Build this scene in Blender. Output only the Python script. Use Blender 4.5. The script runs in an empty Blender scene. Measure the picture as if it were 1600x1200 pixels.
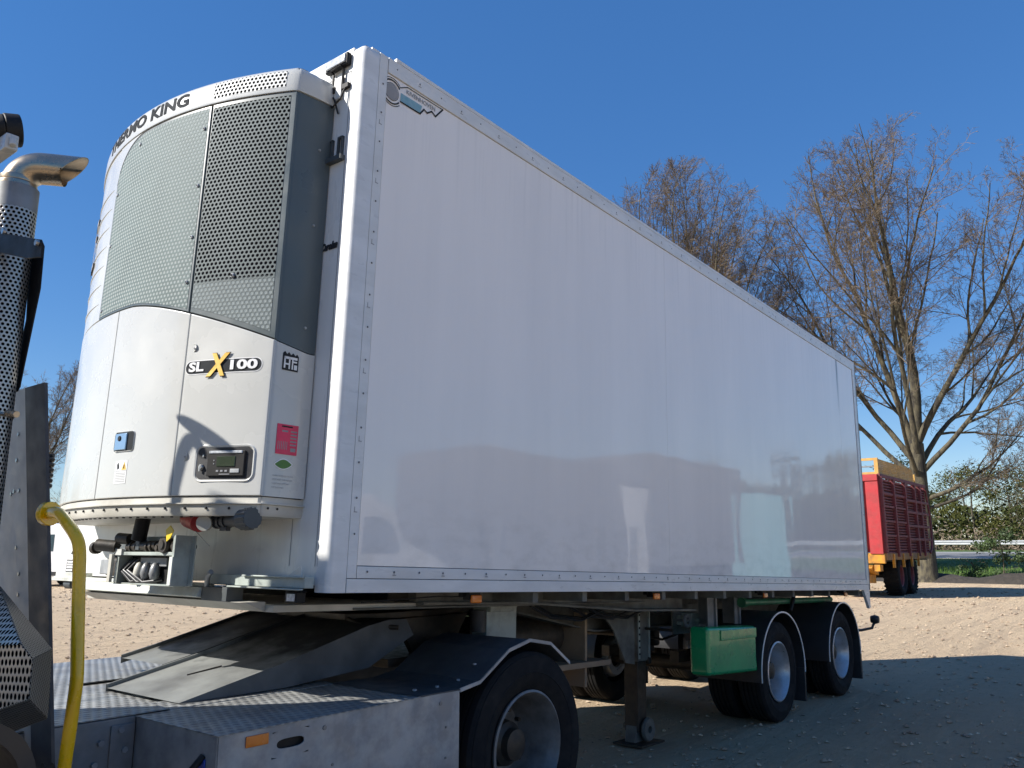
import bpy, math, random, mathutils
from math import sin, cos, pi, radians
V = mathutils.Vector
random.seed(7)
S = bpy.context.scene
C = S.collection

# ------------------------------------------------------------------ camera, sky, sun, exposure
YAW, PITCH, FPX = 0.674, 0.196, 1292.9
CAM = V((-2.355, -2.975, 1.578))
cd = bpy.data.cameras.new('camera'); cam = bpy.data.objects.new('camera', cd); C.objects.link(cam)
cd.sensor_width = 36.0; cd.lens = FPX * 36 / 1600; cd.clip_start = 0.05; cd.clip_end = 3000
cam.location = CAM
cam.rotation_euler = (pi / 2 + PITCH, 0, YAW - pi / 2)
S.camera = cam

SUN_EL, SUN_AZ = radians(36.5), radians(143)       # azimuth measured from +X towards +Y
w = bpy.data.worlds.new('World'); S.world = w; w.use_nodes = True
nt = w.node_tree; nt.nodes.clear()
sky = nt.nodes.new('ShaderNodeTexSky'); sky.sky_type = 'NISHITA'; sky.sun_disc = False
sky.sun_elevation = SUN_EL; sky.sun_rotation = (pi / 2 - SUN_AZ) % (2 * pi)
sky.altitude = 0; sky.air_density = 1.0; sky.dust_density = 0.0; sky.ozone_density = 1.5
bg = nt.nodes.new('ShaderNodeBackground'); bg.inputs[1].default_value = 0.055
ow = nt.nodes.new('ShaderNodeOutputWorld')
hs = nt.nodes.new('ShaderNodeHueSaturation'); hs.inputs['Saturation'].default_value = 1.36; hs.inputs['Hue'].default_value = .505
nt.links.new(sky.outputs[0], hs.inputs['Color']); nt.links.new(hs.outputs[0], bg.inputs[0])
bg2 = nt.nodes.new('ShaderNodeBackground'); bg2.inputs[0].default_value = (.14, .38, 1.0, 1); bg2.inputs[1].default_value = .15      # even blue scatter of the clear sky
ad = nt.nodes.new('ShaderNodeAddShader'); nt.links.new(bg.outputs[0], ad.inputs[0]); nt.links.new(bg2.outputs[0], ad.inputs[1]); nt.links.new(ad.outputs[0], ow.inputs[0]); 
sd = bpy.data.lights.new('sun', 'SUN'); sd.energy = 5.0; sd.angle = radians(0.53); sd.color = (1, 0.955, 0.88)
so = bpy.data.objects.new('sun', sd); C.objects.link(so)
sdir = V((cos(SUN_EL) * cos(SUN_AZ), cos(SUN_EL) * sin(SUN_AZ), sin(SUN_EL)))
so.rotation_euler = sdir.to_track_quat('Z', 'Y').to_euler(); so.location = (0, 0, 30)
vs = S.view_settings; vs.view_transform = 'Standard'; vs.look = 'None'; vs.exposure = 0.72; vs.gamma = 1.0
vs.use_curve_mapping = False

# ------------------------------------------------------------------ materials
def lk(nt, a, b): nt.links.new(a, b)
def N(nt, t, **k):
    n = nt.nodes.new(t)
    for a, b in k.items(): setattr(n, a, b)
    return n
def math_(nt, op, a, b=None, c=None):
    n = nt.nodes.new('ShaderNodeMath'); n.operation = op
    for i, v in enumerate((a, b, c)):
        if v is None: continue
        if isinstance(v, (int, float)): n.inputs[i].default_value = v
        else: nt.links.new(v, n.inputs[i])
    return n.outputs[0]
def mix_(nt, f, a, b):
    n = nt.nodes.new('ShaderNodeMix'); n.data_type = 'RGBA'
    for i, v in ((0, f), (6, a), (7, b)):
        if isinstance(v, (int, float)): n.inputs[i].default_value = v
        elif isinstance(v, tuple): n.inputs[i].default_value = v + (1,) if len(v) == 3 else v
        else: nt.links.new(v, n.inputs[i])
    return n.outputs[2]
def noise_(nt, vec, scale, detail=4, rough=.55, dist=0.0):
    n = nt.nodes.new('ShaderNodeTexNoise'); n.inputs['Scale'].default_value = scale
    n.inputs['Detail'].default_value = detail; n.inputs['Roughness'].default_value = rough
    n.inputs['Distortion'].default_value = dist
    if vec is not None: nt.links.new(vec, n.inputs['Vector'])
    return n.outputs[0]
def ramp_(nt, f, lo, hi, a=0.0, b=1.0):
    n = nt.nodes.new('ShaderNodeMapRange'); n.clamp = True
    nt.links.new(f, n.inputs[0])
    for i, v in enumerate((lo, hi, a, b)): n.inputs[i + 1].default_value = v
    return n.outputs[0]
def scl_(nt, vec, s):
    n = nt.nodes.new('ShaderNodeMapping'); n.inputs['Scale'].default_value = s
    nt.links.new(vec, n.inputs[0]); return n.outputs[0]

def mat(name, col, rough=.5, metal=0.0, col2=None, vscale=3.0, vlo=.35, vhi=.7, bump=0.0, bscale=60.0,
        coat=0.0, rvar=0.12, spec=.5, stretch=(1, 1, 1), alpha=None, bdist=.002, em=None):
    m = bpy.data.materials.new(name); m.use_nodes = True; t = m.node_tree
    p = t.nodes['Principled BSDF']
    tc = N(t, 'ShaderNodeTexCoord').outputs['Object']
    tv = scl_(t, tc, stretch) if stretch != (1, 1, 1) else tc
    if col2 is None: col2 = tuple(c * .8 for c in col)
    n = noise_(t, tv, vscale, 6, .6)
    f = ramp_(t, n, vlo, vhi)
    lk(t, mix_(t, f, col, col2), p.inputs['Base Color'])
    n2 = noise_(t, tv, vscale * 2.3, 4)
    lk(t, ramp_(t, n2, .3, .7, max(0.02, rough - rvar), min(1, rough + rvar)), p.inputs['Roughness'])
    p.inputs['Metallic'].default_value = metal; p.inputs['Specular IOR Level'].default_value = spec
    p.inputs['Coat Weight'].default_value = coat; p.inputs['Coat Roughness'].default_value = .04
    if bump:
        b = N(t, 'ShaderNodeBump'); b.inputs['Strength'].default_value = bump; b.inputs['Distance'].default_value = bdist
        lk(t, noise_(t, tc, bscale, 5), b.inputs['Height']); lk(t, b.outputs[0], p.inputs['Normal'])
    if em:
        p.inputs['Emission Color'].default_value = em[0] + (1,); p.inputs['Emission Strength'].default_value = em[1]
    return m

def hexdots(t, uv, pitch, rad, soft=.15):
    """hexagonal grid of dots: returns 1 inside a dot"""
    sp = N(t, 'ShaderNodeSeparateXYZ'); lk(t, uv, sp.inputs[0])
    px, py = pitch, pitch * .866 * 2
    def grid(ox, oy):
        u = math_(t, 'ADD', math_(t, 'DIVIDE', sp.outputs[0], px), ox)
        v = math_(t, 'ADD', math_(t, 'DIVIDE', sp.outputs[1], py), oy)
        fu = math_(t, 'MULTIPLY', math_(t, 'SUBTRACT', math_(t, 'FRACT', u), .5), px)
        fv = math_(t, 'MULTIPLY', math_(t, 'SUBTRACT', math_(t, 'FRACT', v), .5), py)
        return math_(t, 'SQRT', math_(t, 'ADD', math_(t, 'MULTIPLY', fu, fu), math_(t, 'MULTIPLY', fv, fv)))
    d = math_(t, 'MINIMUM', grid(0, 0), grid(.5, .5))
    return ramp_(t, d, rad * (1 - soft), rad * (1 + soft), 1, 0), sp

def perf(name, col, hole, pitch, rad, rough=.45, metal=0.0, lowsplit=None, lowhole=None, margin=None, bump=.6):
    m = bpy.data.materials.new(name); m.use_nodes = True; t = m.node_tree; p = t.nodes['Principled BSDF']
    uv = N(t, 'ShaderNodeUVMap').outputs[0]
    d, sp = hexdots(t, uv, pitch, rad)
    if margin:
        u0, u1, v0, v1 = margin
        for s, lo, hi in ((sp.outputs[0], u0, u1), (sp.outputs[1], v0, v1)):
            d = math_(t, 'MULTIPLY', d, math_(t, 'MULTIPLY', math_(t, 'GREATER_THAN', s, lo), math_(t, 'LESS_THAN', s, hi)))
    nn = noise_(t, uv, 5, 5)
    base = mix_(t, ramp_(t, nn, .35, .7), col, tuple(c * .82 for c in col))
    hc = hole
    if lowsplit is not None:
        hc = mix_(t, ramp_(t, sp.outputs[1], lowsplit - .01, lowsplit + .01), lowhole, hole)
    lk(t, mix_(t, d, base, hc), p.inputs['Base Color'])
    p.inputs['Roughness'].default_value = rough
    lk(t, math_(t, 'MULTIPLY', math_(t, 'SUBTRACT', 1.0, d), metal), p.inputs['Metallic'])
    lk(t, math_(t, 'MULTIPLY', math_(t, 'SUBTRACT', 1.0, d), .22), p.inputs['Specular IOR Level'])
    b = N(t, 'ShaderNodeBump'); b.inputs['Strength'].default_value = bump; b.inputs['Distance'].default_value = .004
    b.invert = True; lk(t, d, b.inputs['Height']); lk(t, b.outputs[0], p.inputs['Normal'])
    return m

M = {}
M['white'] = mat('white_gloss_plastic', (.53, .53, .505), .28, col2=(.49, .49, .465), vscale=1.6, coat=.3, bump=.05, bscale=8)
M['wallwhite'] = mat('white_front_wall', (.72, .72, .70), .32, col2=(.62, .62, .59), vscale=2.2, coat=.2, stretch=(1, 2, .4))
M['rail'] = mat('white_painted_aluminium', (.72, .72, .71), .35, col2=(.6, .6, .585), vscale=5, coat=.1, stretch=(.6, 1, 2))
M['seal'] = mat('grey_sealant', (.16, .16, .165), .7)
M['grille'] = mat('teal_grey_panel', (.075, .095, .10), .38, col2=(.09, .11, .115), vscale=2)
M['tray'] = mat('beige_tray', (.55, .53, .47), .5, col2=(.38, .36, .31), vscale=4)
M['chassis'] = mat('pale_grey_green_paint', (.36, .40, .37), .5, col2=(.20, .21, .19), vscale=6, vlo=.45, vhi=.7, bump=.3)
M['chassis_dark'] = mat('grimy_chassis_paint', (.17, .175, .16), .65, col2=(.06, .055, .05), vscale=5, bump=.4)
M['beam'] = mat('cream_painted_beam', (.62, .64, .58), .5, col2=(.35, .34, .30), vscale=5, vlo=.5, vhi=.75, bump=.3)
M['black'] = mat('black_plastic', (.018, .018, .02), .45, col2=(.03, .03, .032))
M['blackmetal'] = mat('black_painted_steel', (.010, .010, .011), .55, col2=(.02, .019, .018), bump=.2, spec=.25)
M['grease'] = mat('greasy_steel', (.03, .028, .026), .5, col2=(.07, .055, .04), vscale=9, bump=.5, metal=.3)
M['rubber'] = mat('tyre_rubber', (.014, .014, .015), .8, col2=(.034, .030, .026), vscale=7, vlo=.5, vhi=.85, bump=.5, bscale=120, spec=.15)
M['alloy'] = mat('silver_rim', (.52, .53, .55), .38, metal=.6, col2=(.33, .32, .31), vscale=7, vlo=.45, vhi=.75)
M['rim2'] = mat('dusty_steel_rim', (.21, .205, .20), .5, metal=.3, col2=(.11, .105, .10), vscale=8, vlo=.4, vhi=.7)
M['greenpaint'] = mat('green_paint', (.0, .31, .105), .3, col2=(.0, .22, .075), vscale=3, coat=.4)
M['greenbeam'] = mat('dull_green_beam', (.03, .2, .09), .45, col2=(.03, .1, .06), vscale=5)
M['orange'] = mat('orange_lens', (.75, .2, .01), .25, col2=(.6, .14, .01), coat=.6)
M['amberlit'] = M['orange']
M['clear'] = mat('clear_lens', (.6, .62, .64), .12, col2=(.3, .32, .34), vscale=60)
M['red'] = mat('red_plastic', (.42, .02, .025), .4, col2=(.25, .015, .02), vscale=20)
M['darkgrey'] = mat('dark_grey_plastic', (.06, .07, .075), .5)
M['capwhite'] = mat('off_white_cap', (.55, .53, .47), .5)
M['yellow'] = mat('yellow_enamel', (.88, .50, .0), .3, col2=(.72, .38, .01), vscale=9, vlo=.55, vhi=.8, coat=.5, bump=.15, bscale=25)
M['yellowtag'] = mat('yellow_tag', (.7, .5, .02), .5)
M['ink'] = mat('dark_print', (.035, .038, .042), .75, spec=.08)
M['inkgrey'] = mat('grey_print', (.33, .33, .34), .7, spec=.1)
M['gold'] = mat('gold_print', (.75, .42, .05), .4, col2=(.85, .6, .15), vscale=12)
M['sign_white'] = mat('white_print', (.8, .8, .8), .4)
M['pink'] = mat('pink_label', (.72, .03, .10), .4, col2=(.6, .02, .08), vscale=20)
M['leafprint'] = mat('green_leaf_print', (.06, .17, .02), .4)
M['tealprint'] = mat('teal_print', (.18, .36, .42), .4, col2=(.28, .42, .47), vscale=30)
M['cyansteel'] = mat('blue_latch_metal', (.35, .5, .65), .25, metal=.5)
M['lcd'] = mat('lcd_screen', (.04, .055, .03), .15, coat=.5)
M['stainless'] = mat('heat_tinted_stainless', (.42, .36, .28), .28, metal=.95, col2=(.42, .33, .24), vscale=6, vlo=.4, vhi=.7, rvar=.08)
M['galv'] = mat('galvanised_steel', (.40, .415, .425), .5, metal=.35, col2=(.26, .27, .28), vscale=7, vlo=.38, vhi=.62, bump=.15, bscale=30)
M['galvdark'] = mat('dull_galvanised_steel', (.25, .255, .26), .5, metal=.4, col2=(.15, .155, .16), vscale=5, vlo=.38, vhi=.65, bump=.15, bscale=30)
M['postgalv'] = mat('pale_galvanised_panel', (.50, .52, .52), .55, metal=.15, col2=(.36, .375, .38), vscale=6, bump=.15, bscale=30)
M['postdark'] = mat('shaded_flange', (.07, .072, .08), .6, metal=.2, col2=(.045, .047, .052), vscale=5)  # galvanised flange coloured dark in place of shade on its turned face
M['ramp'] = mat('greasy_ramp_painted_shade', (.27, .28, .27), .5, metal=.25, col2=(.10, .10, .10), vscale=2.2, vlo=.4, vhi=.72, bump=.15, bscale=30)  # grease blotches; shade at the rear end is painted in further down
M['fenderdark'] = mat('weathered_and_shaded_steel', (.085, .09, .095), .5, metal=.2, col2=(.05, .052, .055), vscale=4, bump=.15, bscale=30)  # on the ramp wall this dark tone stands in for shade
M['bolt'] = mat('zinc_bolt', (.5, .5, .48), .35, metal=.8)
M['blue'] = mat('blue_hose', (.01, .06, .4), .35)
M['glass'] = mat('dark_glass', (.04, .07, .09), .06, coat=.8)
M['vanwhite'] = mat('white_car_paint', (.78, .78, .78), .25, coat=.6)
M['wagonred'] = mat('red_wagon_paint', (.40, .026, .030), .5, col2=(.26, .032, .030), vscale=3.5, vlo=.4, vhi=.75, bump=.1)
M['wagonred2'] = mat('maroon_wagon_paint', (.20, .036, .042), .6, col2=(.12, .032, .032), vscale=3, stretch=(1, 1, 3))  # darker, greyer red for sides, rails and rims
M['wagonyellow'] = mat('wagon_yellow_paint', (.58, .33, .07), .55, col2=(.36, .20, .06), vscale=3)
M['wagonorange'] = mat('wagon_orange_paint', (.62, .27, .02), .5, col2=(.25, .12, .03), vscale=4, vlo=.4, vhi=.7)
M['railshade'] = mat('shaded_orange_rail', (.34, .16, .035), .6, col2=(.14, .07, .035), vscale=4, vlo=.4, vhi=.65)  # orange paint with the shade of the wagon side put into the colour
M['bark'] = mat('tree_bark', (.115, .098, .060), .95, col2=(.035, .030, .024), vscale=5, bump=1, bscale=18, bdist=.03, stretch=(1, 1, .35), vlo=.4, vhi=.62)
M['twig'] = mat('twig_bark', (.19, .145, .10), .95, col2=(.11, .082, .058), vscale=2)
M['bud'] = mat('opening_buds', (.15, .088, .038), .8, col2=(.12, .095, .035), vscale=.7)
M['greygreen_leaf'] = mat('evergreen_foliage', (.055, .065, .020), .9, col2=(.028, .036, .013), vscale=.8, spec=.1)
M['olive_leaf'] = mat('olive_spring_foliage', (.095, .095, .026), .9, col2=(.05, .056, .017), vscale=.8, spec=.1)
M['bush_leaf'] = mat('bush_foliage', (.05, .085, .02), .7, col2=(.03, .05, .015), vscale=1.5)
M['concrete'] = mat('road_asphalt', (.19, .19, .19), .85, col2=(.15, .15, .15), vscale=.6, bump=.2)
M['roadpaint'] = mat('road_paint', (.7, .7, .68), .6)
M['railsteel'] = mat('guardrail_steel', (.55, .56, .57), .45, metal=.2)
M['curtain'] = mat('grey_curtain_side', (.15, .155, .165), .5, col2=(.12, .125, .135), stretch=(2, 1, .2))
M['teal'] = mat('teal_paint', (.25, .5, .55), .5)

def sidepanel_mat():
    m = bpy.data.materials.new('white_gloss_side_panel'); m.use_nodes = True; t = m.node_tree; p = t.nodes['Principled BSDF']
    tc = N(t, 'ShaderNodeTexCoord').outputs['Object']
    n = noise_(t, scl_(t, tc, (1, 1, .22)), 2.2, 5)
    base = mix_(t, ramp_(t, n, .35, .7), (.88, .83, .78), (.83, .785, .74))
    sp = N(t, 'ShaderNodeSeparateXYZ'); lk(t, tc, sp.inputs[0])
    # runs of dirt below the top rail and a long stain on the rear joint
    runs = ramp_(t, noise_(t, scl_(t, tc, (9, 1, .25)), 3, 4), .52, .8)
    top = ramp_(t, sp.outputs[2], 3.2, 3.85, 0, .22)
    base = mix_(t, math_(t, 'MULTIPLY', runs, top), base, (.33, .32, .31))
    wob = math_(t, 'MULTIPLY', math_(t, 'SUBTRACT', noise_(t, scl_(t, tc, (1, 1, 1.2)), 2, 4), .5), .05)
    dx = math_(t, 'ABSOLUTE', math_(t, 'SUBTRACT', math_(t, 'ADD', sp.outputs[0], wob), 7.42))
    st = math_(t, 'MULTIPLY', ramp_(t, dx, .0, .045, 1, 0), ramp_(t, sp.outputs[2], 3.15, 3.7, 0, .85))
    base = mix_(t, st, base, (.03, .03, .028))
    low = ramp_(t, sp.outputs[2], 1.3, 1.75, .35, 0)
    dn = ramp_(t, noise_(t, scl_(t, tc, (1, 1, 2)), 6, 6), .45, .75)
    base = mix_(t, math_(t, 'MULTIPLY', low, dn), base, (.42, .39, .34))
    film = ramp_(t, noise_(t, scl_(t, tc, (3.5, 1, .12)), 1.6, 7, .7), .45, .8, 0, .12)
    base = mix_(t, film, base, (.60, .585, .56))
    lk(t, base, p.inputs['Base Color'])
    p.inputs['Specular IOR Level'].default_value = .6
    lk(t, ramp_(t, noise_(t, tc, 3, 4), .3, .7, .02, .06), p.inputs['Roughness'])
    b = N(t, 'ShaderNodeBump'); b.inputs['Strength'].default_value = .30; b.inputs['Distance'].default_value = .010
    h = math_(t, 'ADD', noise_(t, scl_(t, tc, (1, 1, .35)), 2.4, 1.5), math_(t, 'MULTIPLY', noise_(t, tc, 40, 2), .004))
    lk(t, h, b.inputs['Height']); lk(t, b.outputs[0], p.inputs['Normal'])
    return m
M['side'] = sidepanel_mat()

def tread_mat(name, col, col2, pitch=.042):
    m = bpy.data.materials.new(name); m.use_nodes = True; t = m.node_tree; p = t.nodes['Principled BSDF']
    tc = N(t, 'ShaderNodeTexCoord').outputs['Object']
    d, sp = hexdots(t, scl_(t, tc, (1, .8, 1)), pitch, pitch * .27, .5)
    n = ramp_(t, noise_(t, tc, 6, 6), .35, .68)
    base = mix_(t, n, col, col2)
    base = mix_(t, math_(t, 'MULTIPLY', d, .55), base, (.12, .12, .125))
    lk(t, base, p.inputs['Base Color']); p.inputs['Metallic'].default_value = .45
    lk(t, ramp_(t, noise_(t, tc, 9, 4), .3, .7, .35, .6), p.inputs['Roughness'])
    b = N(t, 'ShaderNodeBump'); b.inputs['Strength'].default_value = 1; b.inputs['Distance'].default_value = .006
    lk(t, d, b.inputs['Height']); lk(t, b.outputs[0], p.inputs['Normal'])
    return m
M['tread'] = tread_mat('treadplate', (.40, .41, .40), (.27, .27, .265))

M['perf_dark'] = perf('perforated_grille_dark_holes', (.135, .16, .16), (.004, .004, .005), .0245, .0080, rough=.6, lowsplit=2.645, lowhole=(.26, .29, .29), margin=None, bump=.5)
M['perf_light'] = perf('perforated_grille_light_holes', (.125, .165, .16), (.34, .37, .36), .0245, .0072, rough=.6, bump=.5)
M['perf_white'] = perf('perforated_white_cap', (.80, .80, .77), (.01, .01, .01), .0235, .0078, bump=.3)
M['perf_steel'] = perf('perforated_stainless_shield', (.50, .48, .44), (.006, .006, .006), .0175, .0056, rough=.35, metal=.8, bump=.5)
M['perf_plate'] = perf('perforated_guard_plate', (.55, .50, .43), (.006, .006, .006), .027, .0092, rough=.4, metal=.7, bump=.5)
M['perf_plate2'] = perf('perforated_guard_edge', (.22, .21, .19), (.01, .01, .01), .016, .0035, rough=.45, metal=.6, bump=.4)

def ground_mat():
    m = bpy.data.materials.new('sandy_rubble_yard'); m.use_nodes = True; t = m.node_tree; p = t.nodes['Principled BSDF']
    tc = N(t, 'ShaderNodeTexCoord').outputs['Object']
    big = ramp_(t, noise_(t, tc, .16, 4, .6), .35, .68)
    base = mix_(t, big, (.66, .50, .325), (.57, .435, .29))
    track = ramp_(t, noise_(t, scl_(t, tc, (.25, 1.6, 1)), .9, 5, .6), .42, .7)
    base = mix_(t, math_(t, 'MULTIPLY', track, .85), base, (.50, .37, .25))
    fine = ramp_(t, noise_(t, tc, 6, 8, .75), .35, .72)
    base = mix_(t, math_(t, 'MULTIPLY', fine, .75), base, (.69, .54, .37))
    clod = ramp_(t, noise_(t, tc, 17, 8, .8), .60, .70)
    base = mix_(t, math_(t, 'MULTIPLY', clod, .6), base, (.27, .19, .135))
    base = mix_(t, ramp_(t, noise_(t, tc, 45, 4, .7), .62, .72), base, (.22, .17, .13))
    lk(t, base, p.inputs['Base Color']); p.inputs['Roughness'].default_value = .95; p.inputs['Specular IOR Level'].default_value = .2
    h = math_(t, 'ADD', math_(t, 'MULTIPLY', noise_(t, tc, 4, 10, .78), 1.0), math_(t, 'MULTIPLY', noise_(t, tc, 40, 6, .8), .35))
    b = N(t, 'ShaderNodeBump'); b.inputs['Strength'].default_value = 1; b.inputs['Distance'].default_value = .11
    h = math_(t, 'SUBTRACT', h, math_(t, 'MULTIPLY', track, .8)); lk(t, h, b.inputs['Height']); lk(t, b.outputs[0], p.inputs['Normal'])
    return m
M['ground'] = ground_mat()
M['stone'] = mat('pebble', (.50, .40, .285), .95, col2=(.38, .29, .20), vscale=1.3, vlo=.4, vhi=.6)
M['clod'] = mat('earth_clod', (.27, .195, .135), .95, col2=(.44, .33, .22), vscale=1.3, vlo=.4, vhi=.6)
M['grass'] = mat('grass_field', (.075, .13, .018), .9, col2=(.05, .085, .015), vscale=.5, bump=1, bscale=9, bdist=.05)
M['blade'] = mat('grass_blades', (.09, .17, .022), .75, col2=(.06, .11, .018), vscale=.8)
M['soil'] = mat('dark_soil_mound', (.055, .045, .036), .95, col2=(.035, .03, .025), vscale=3, bump=1, bscale=6, bdist=.08)

def ramp_rear_shade():  # blackens the ramp towards the rear, standing in for shade under the trailer
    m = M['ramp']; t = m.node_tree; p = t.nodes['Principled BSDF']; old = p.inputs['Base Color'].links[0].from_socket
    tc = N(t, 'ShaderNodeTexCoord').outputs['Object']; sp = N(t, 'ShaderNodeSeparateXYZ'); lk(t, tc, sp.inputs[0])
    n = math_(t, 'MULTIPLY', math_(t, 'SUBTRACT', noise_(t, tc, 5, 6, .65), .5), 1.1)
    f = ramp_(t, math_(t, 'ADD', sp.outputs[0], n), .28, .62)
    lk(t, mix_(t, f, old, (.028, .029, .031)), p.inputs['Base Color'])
ramp_rear_shade()
# ------------------------------------------------------------------ geometry helpers
class G:
    def __init__(s): s.v = []; s.f = []; s.uv = None
    def add(s, vs, fs):
        o = len(s.v); s.v += [tuple(p) for p in vs]; s.f += [tuple(i + o for i in f) for f in fs]; return s
    def box(s, x0, x1, y0, y1, z0, z1):
        return s.add([(x0, y0, z0), (x1, y0, z0), (x1, y1, z0), (x0, y1, z0), (x0, y0, z1), (x1, y0, z1), (x1, y1, z1), (x0, y1, z1)],
                     [(0, 3, 2, 1), (4, 5, 6, 7), (0, 1, 5, 4), (1, 2, 6, 5), (2, 3, 7, 6), (3, 0, 4, 7)])
    def prism(s, poly, axis, a, b):
        """poly: 2-D points; axis 0/1/2 = extrusion axis"""
        def P(p, k):
            if axis == 0: return (k, p[0], p[1])
            if axis == 1: return (p[0], k, p[1])
            return (p[0], p[1], k)
        n = len(poly)
        vs = [P(p, a) for p in poly] + [P(p, b) for p in poly]
        return s.add(vs, [tuple(range(n)), tuple(range(2 * n - 1, n - 1, -1))] + [(i, i + n, (i + 1) % n + n, (i + 1) % n) for i in range(n)])
    def cyl(s, p0, p1, r0, r1=None, n=16, cap=True):
        if r1 is None: r1 = r0
        p0, p1 = V(p0), V(p1); d = (p1 - p0).normalized()
        a = d.orthogonal().normalized(); b = d.cross(a)
        vs = [p0 + (a * cos(2 * pi * i / n) + b * sin(2 * pi * i / n)) * r0 for i in range(n)] + \
             [p1 + (a * cos(2 * pi * i / n) + b * sin(2 * pi * i / n)) * r1 for i in range(n)]
        fs = [(i, (i + 1) % n, (i + 1) % n + n, i + n) for i in range(n)]
        if cap: fs += [tuple(range(n - 1, -1, -1)), tuple(range(n, 2 * n))]
        return s.add(vs, fs)
    def tube(s, pts, r, n=10, cap=True):
        pts = [V(p) for p in pts]; m = len(pts)
        rs = r if isinstance(r, (list, tuple)) else [r] * m
        a = None; vs = []
        for i, p in enumerate(pts):
            d = (pts[min(i + 1, m - 1)] - pts[max(i - 1, 0)]).normalized()
            a = d.orthogonal().normalized() if a is None else (a - d * a.dot(d)).normalized()
            b = d.cross(a)
            vs += [p + (a * cos(2 * pi * k / n) + b * sin(2 * pi * k / n)) * rs[i] for k in range(n)]
        fs = [(i * n + k, i * n + (k + 1) % n, (i + 1) * n + (k + 1) % n, (i + 1) * n + k) for i in range(m - 1) for k in range(n)]
        if cap: fs += [tuple(range(n - 1, -1, -1)), tuple(range((m - 1) * n, m * n))]
        return s.add(vs, fs)
    def lathe(s, prof, c, axis=1, n=48, a0=0.0, a1=2 * pi):
        """prof: (radius, along); revolve about `axis` through c"""
        full = abs(a1 - a0 - 2 * pi) < 1e-6; k = n if full else n + 1
        vs = []
        for i in range(k):
            a = a0 + (a1 - a0) * i / n
            for r, h in prof:
                if axis == 1: vs.append((c[0] + r * cos(a), c[1] + h, c[2] + r * sin(a)))
                elif axis == 0: vs.append((c[0] + h, c[1] + r * cos(a), c[2] + r * sin(a)))
                else: vs.append((c[0] + r * cos(a), c[1] + r * sin(a), c[2] + h))
        m = len(prof); fs = []
        for i in range(n):
            j = (i + 1) % k
            for q in range(m - 1): fs.append((i * m + q, i * m + q + 1, j * m + q + 1, j * m + q))
        return s.add(vs, fs)
    def loft(s, rows, closed=False, capend=False):
        n = len(rows[0]); vs = [p for r in rows for p in r]; fs = []
        for i in range(len(rows) - 1):
            for k in range(n if closed else n - 1):
                fs.append((i * n + k, i * n + (k + 1) % n, (i + 1) * n + (k + 1) % n, (i + 1) * n + k))
        if capend: fs += [tuple(range(n - 1, -1, -1)), tuple(range((len(rows) - 1) * n, len(rows) * n))]
        return s.add(vs, fs)

def obj(name, g, m, parent=None, smooth=None, bevel=0, uv=None, loc=None, kind=None, seg=2, fix=True):
    me = bpy.data.meshes.new(name); me.from_pydata([tuple(p) for p in g.v], [], g.f)
    if fix:
        import bmesh
        bm = bmesh.new(); bm.from_mesh(me); bmesh.ops.recalc_face_normals(bm, faces=bm.faces); bm.to_mesh(me); bm.free()
    uv = uv or g.uv
    if uv:
        l = me.uv_layers.new(name='UVMap')
        for i, lp in enumerate(me.loops): l.data[i].uv = uv[lp.vertex_index]
    if smooth:
        me.polygons.foreach_set('use_smooth', [True] * len(me.polygons))
        me.set_sharp_from_angle(angle=radians(smooth))
    me.materials.append(M[m] if isinstance(m, str) else m)
    o = bpy.data.objects.new(name, me); C.objects.link(o)
    if parent: o.parent = parent
    if loc: o.location = loc
    if bevel:
        b = o.modifiers.new('bevel', 'BEVEL'); b.width = bevel; b.segments = seg; b.limit_method = 'ANGLE'; b.angle_limit = radians(40)
        me.polygons.foreach_set('use_smooth', [True] * len(me.polygons))
        wn = o.modifiers.new('wn', 'WEIGHTED_NORMAL'); wn.keep_sharp = False
    if kind: o['kind'] = kind
    return o
def thing(name, label, cat, loc=(0, 0, 0), rot=(0, 0, 0), group=None):
    o = bpy.data.objects.new(name, None); C.objects.link(o); o.empty_display_size = .3
    o.location = loc; o.rotation_euler = rot; o['label'] = label; o['category'] = cat
    if group: o['group'] = group
    return o
def tag(o, label=None, cat=None, group=None, kind=None):
    if label: o['label'] = label
    if cat: o['category'] = cat
    if group: o['group'] = group
    if kind: o['kind'] = kind
    return o
def copy_tree(o, parent=None):
    c = o.copy(); C.objects.link(c); c.parent = parent
    for ch in list(o.children): copy_tree(ch, c)
    return c
def text_obj(name, txt, size, m, place, parent, bold=0.0, width=None, ext=.0012, align='CENTER', shear=0.0, sub=False):
    cu = bpy.data.curves.new('t', 'FONT'); cu.body = txt; cu.size = size; cu.offset = bold; cu.extrude = ext
    cu.align_x = align; cu.align_y = 'CENTER'; cu.resolution_u = 3; cu.shear = shear
    o = bpy.data.objects.new('t', cu); C.objects.link(o)
    bpy.context.view_layer.update()
    me = bpy.data.meshes.new_from_object(o.evaluated_get(bpy.context.evaluated_depsgraph_get()))
    bpy.data.objects.remove(o); bpy.data.curves.remove(cu)
    xs = [v.co.x for v in me.vertices]; sx = 1
    if width and xs: sx = width / max(1e-6, max(xs) - min(xs))
    for v in me.vertices: v.co = place(v.co.x * sx, v.co.y, v.co.z)
    me.name = name; me.materials.clear(); me.materials.append(M[m])
    ob = bpy.data.objects.new(name, me); C.objects.link(ob); ob.parent = parent
    return ob

# ------------------------------------------------------------------ ground
g = G()
x0, x1, y0, y1 = -160, 43.5, -260, 300
g.add([(x0, y0, 0), (x1, y0, 0), (x1, y1, 0), (x0, y1, 0)], [(0, 1, 2, 3)])
tag(obj('yard_ground', g, 'ground'), kind='structure')

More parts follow.
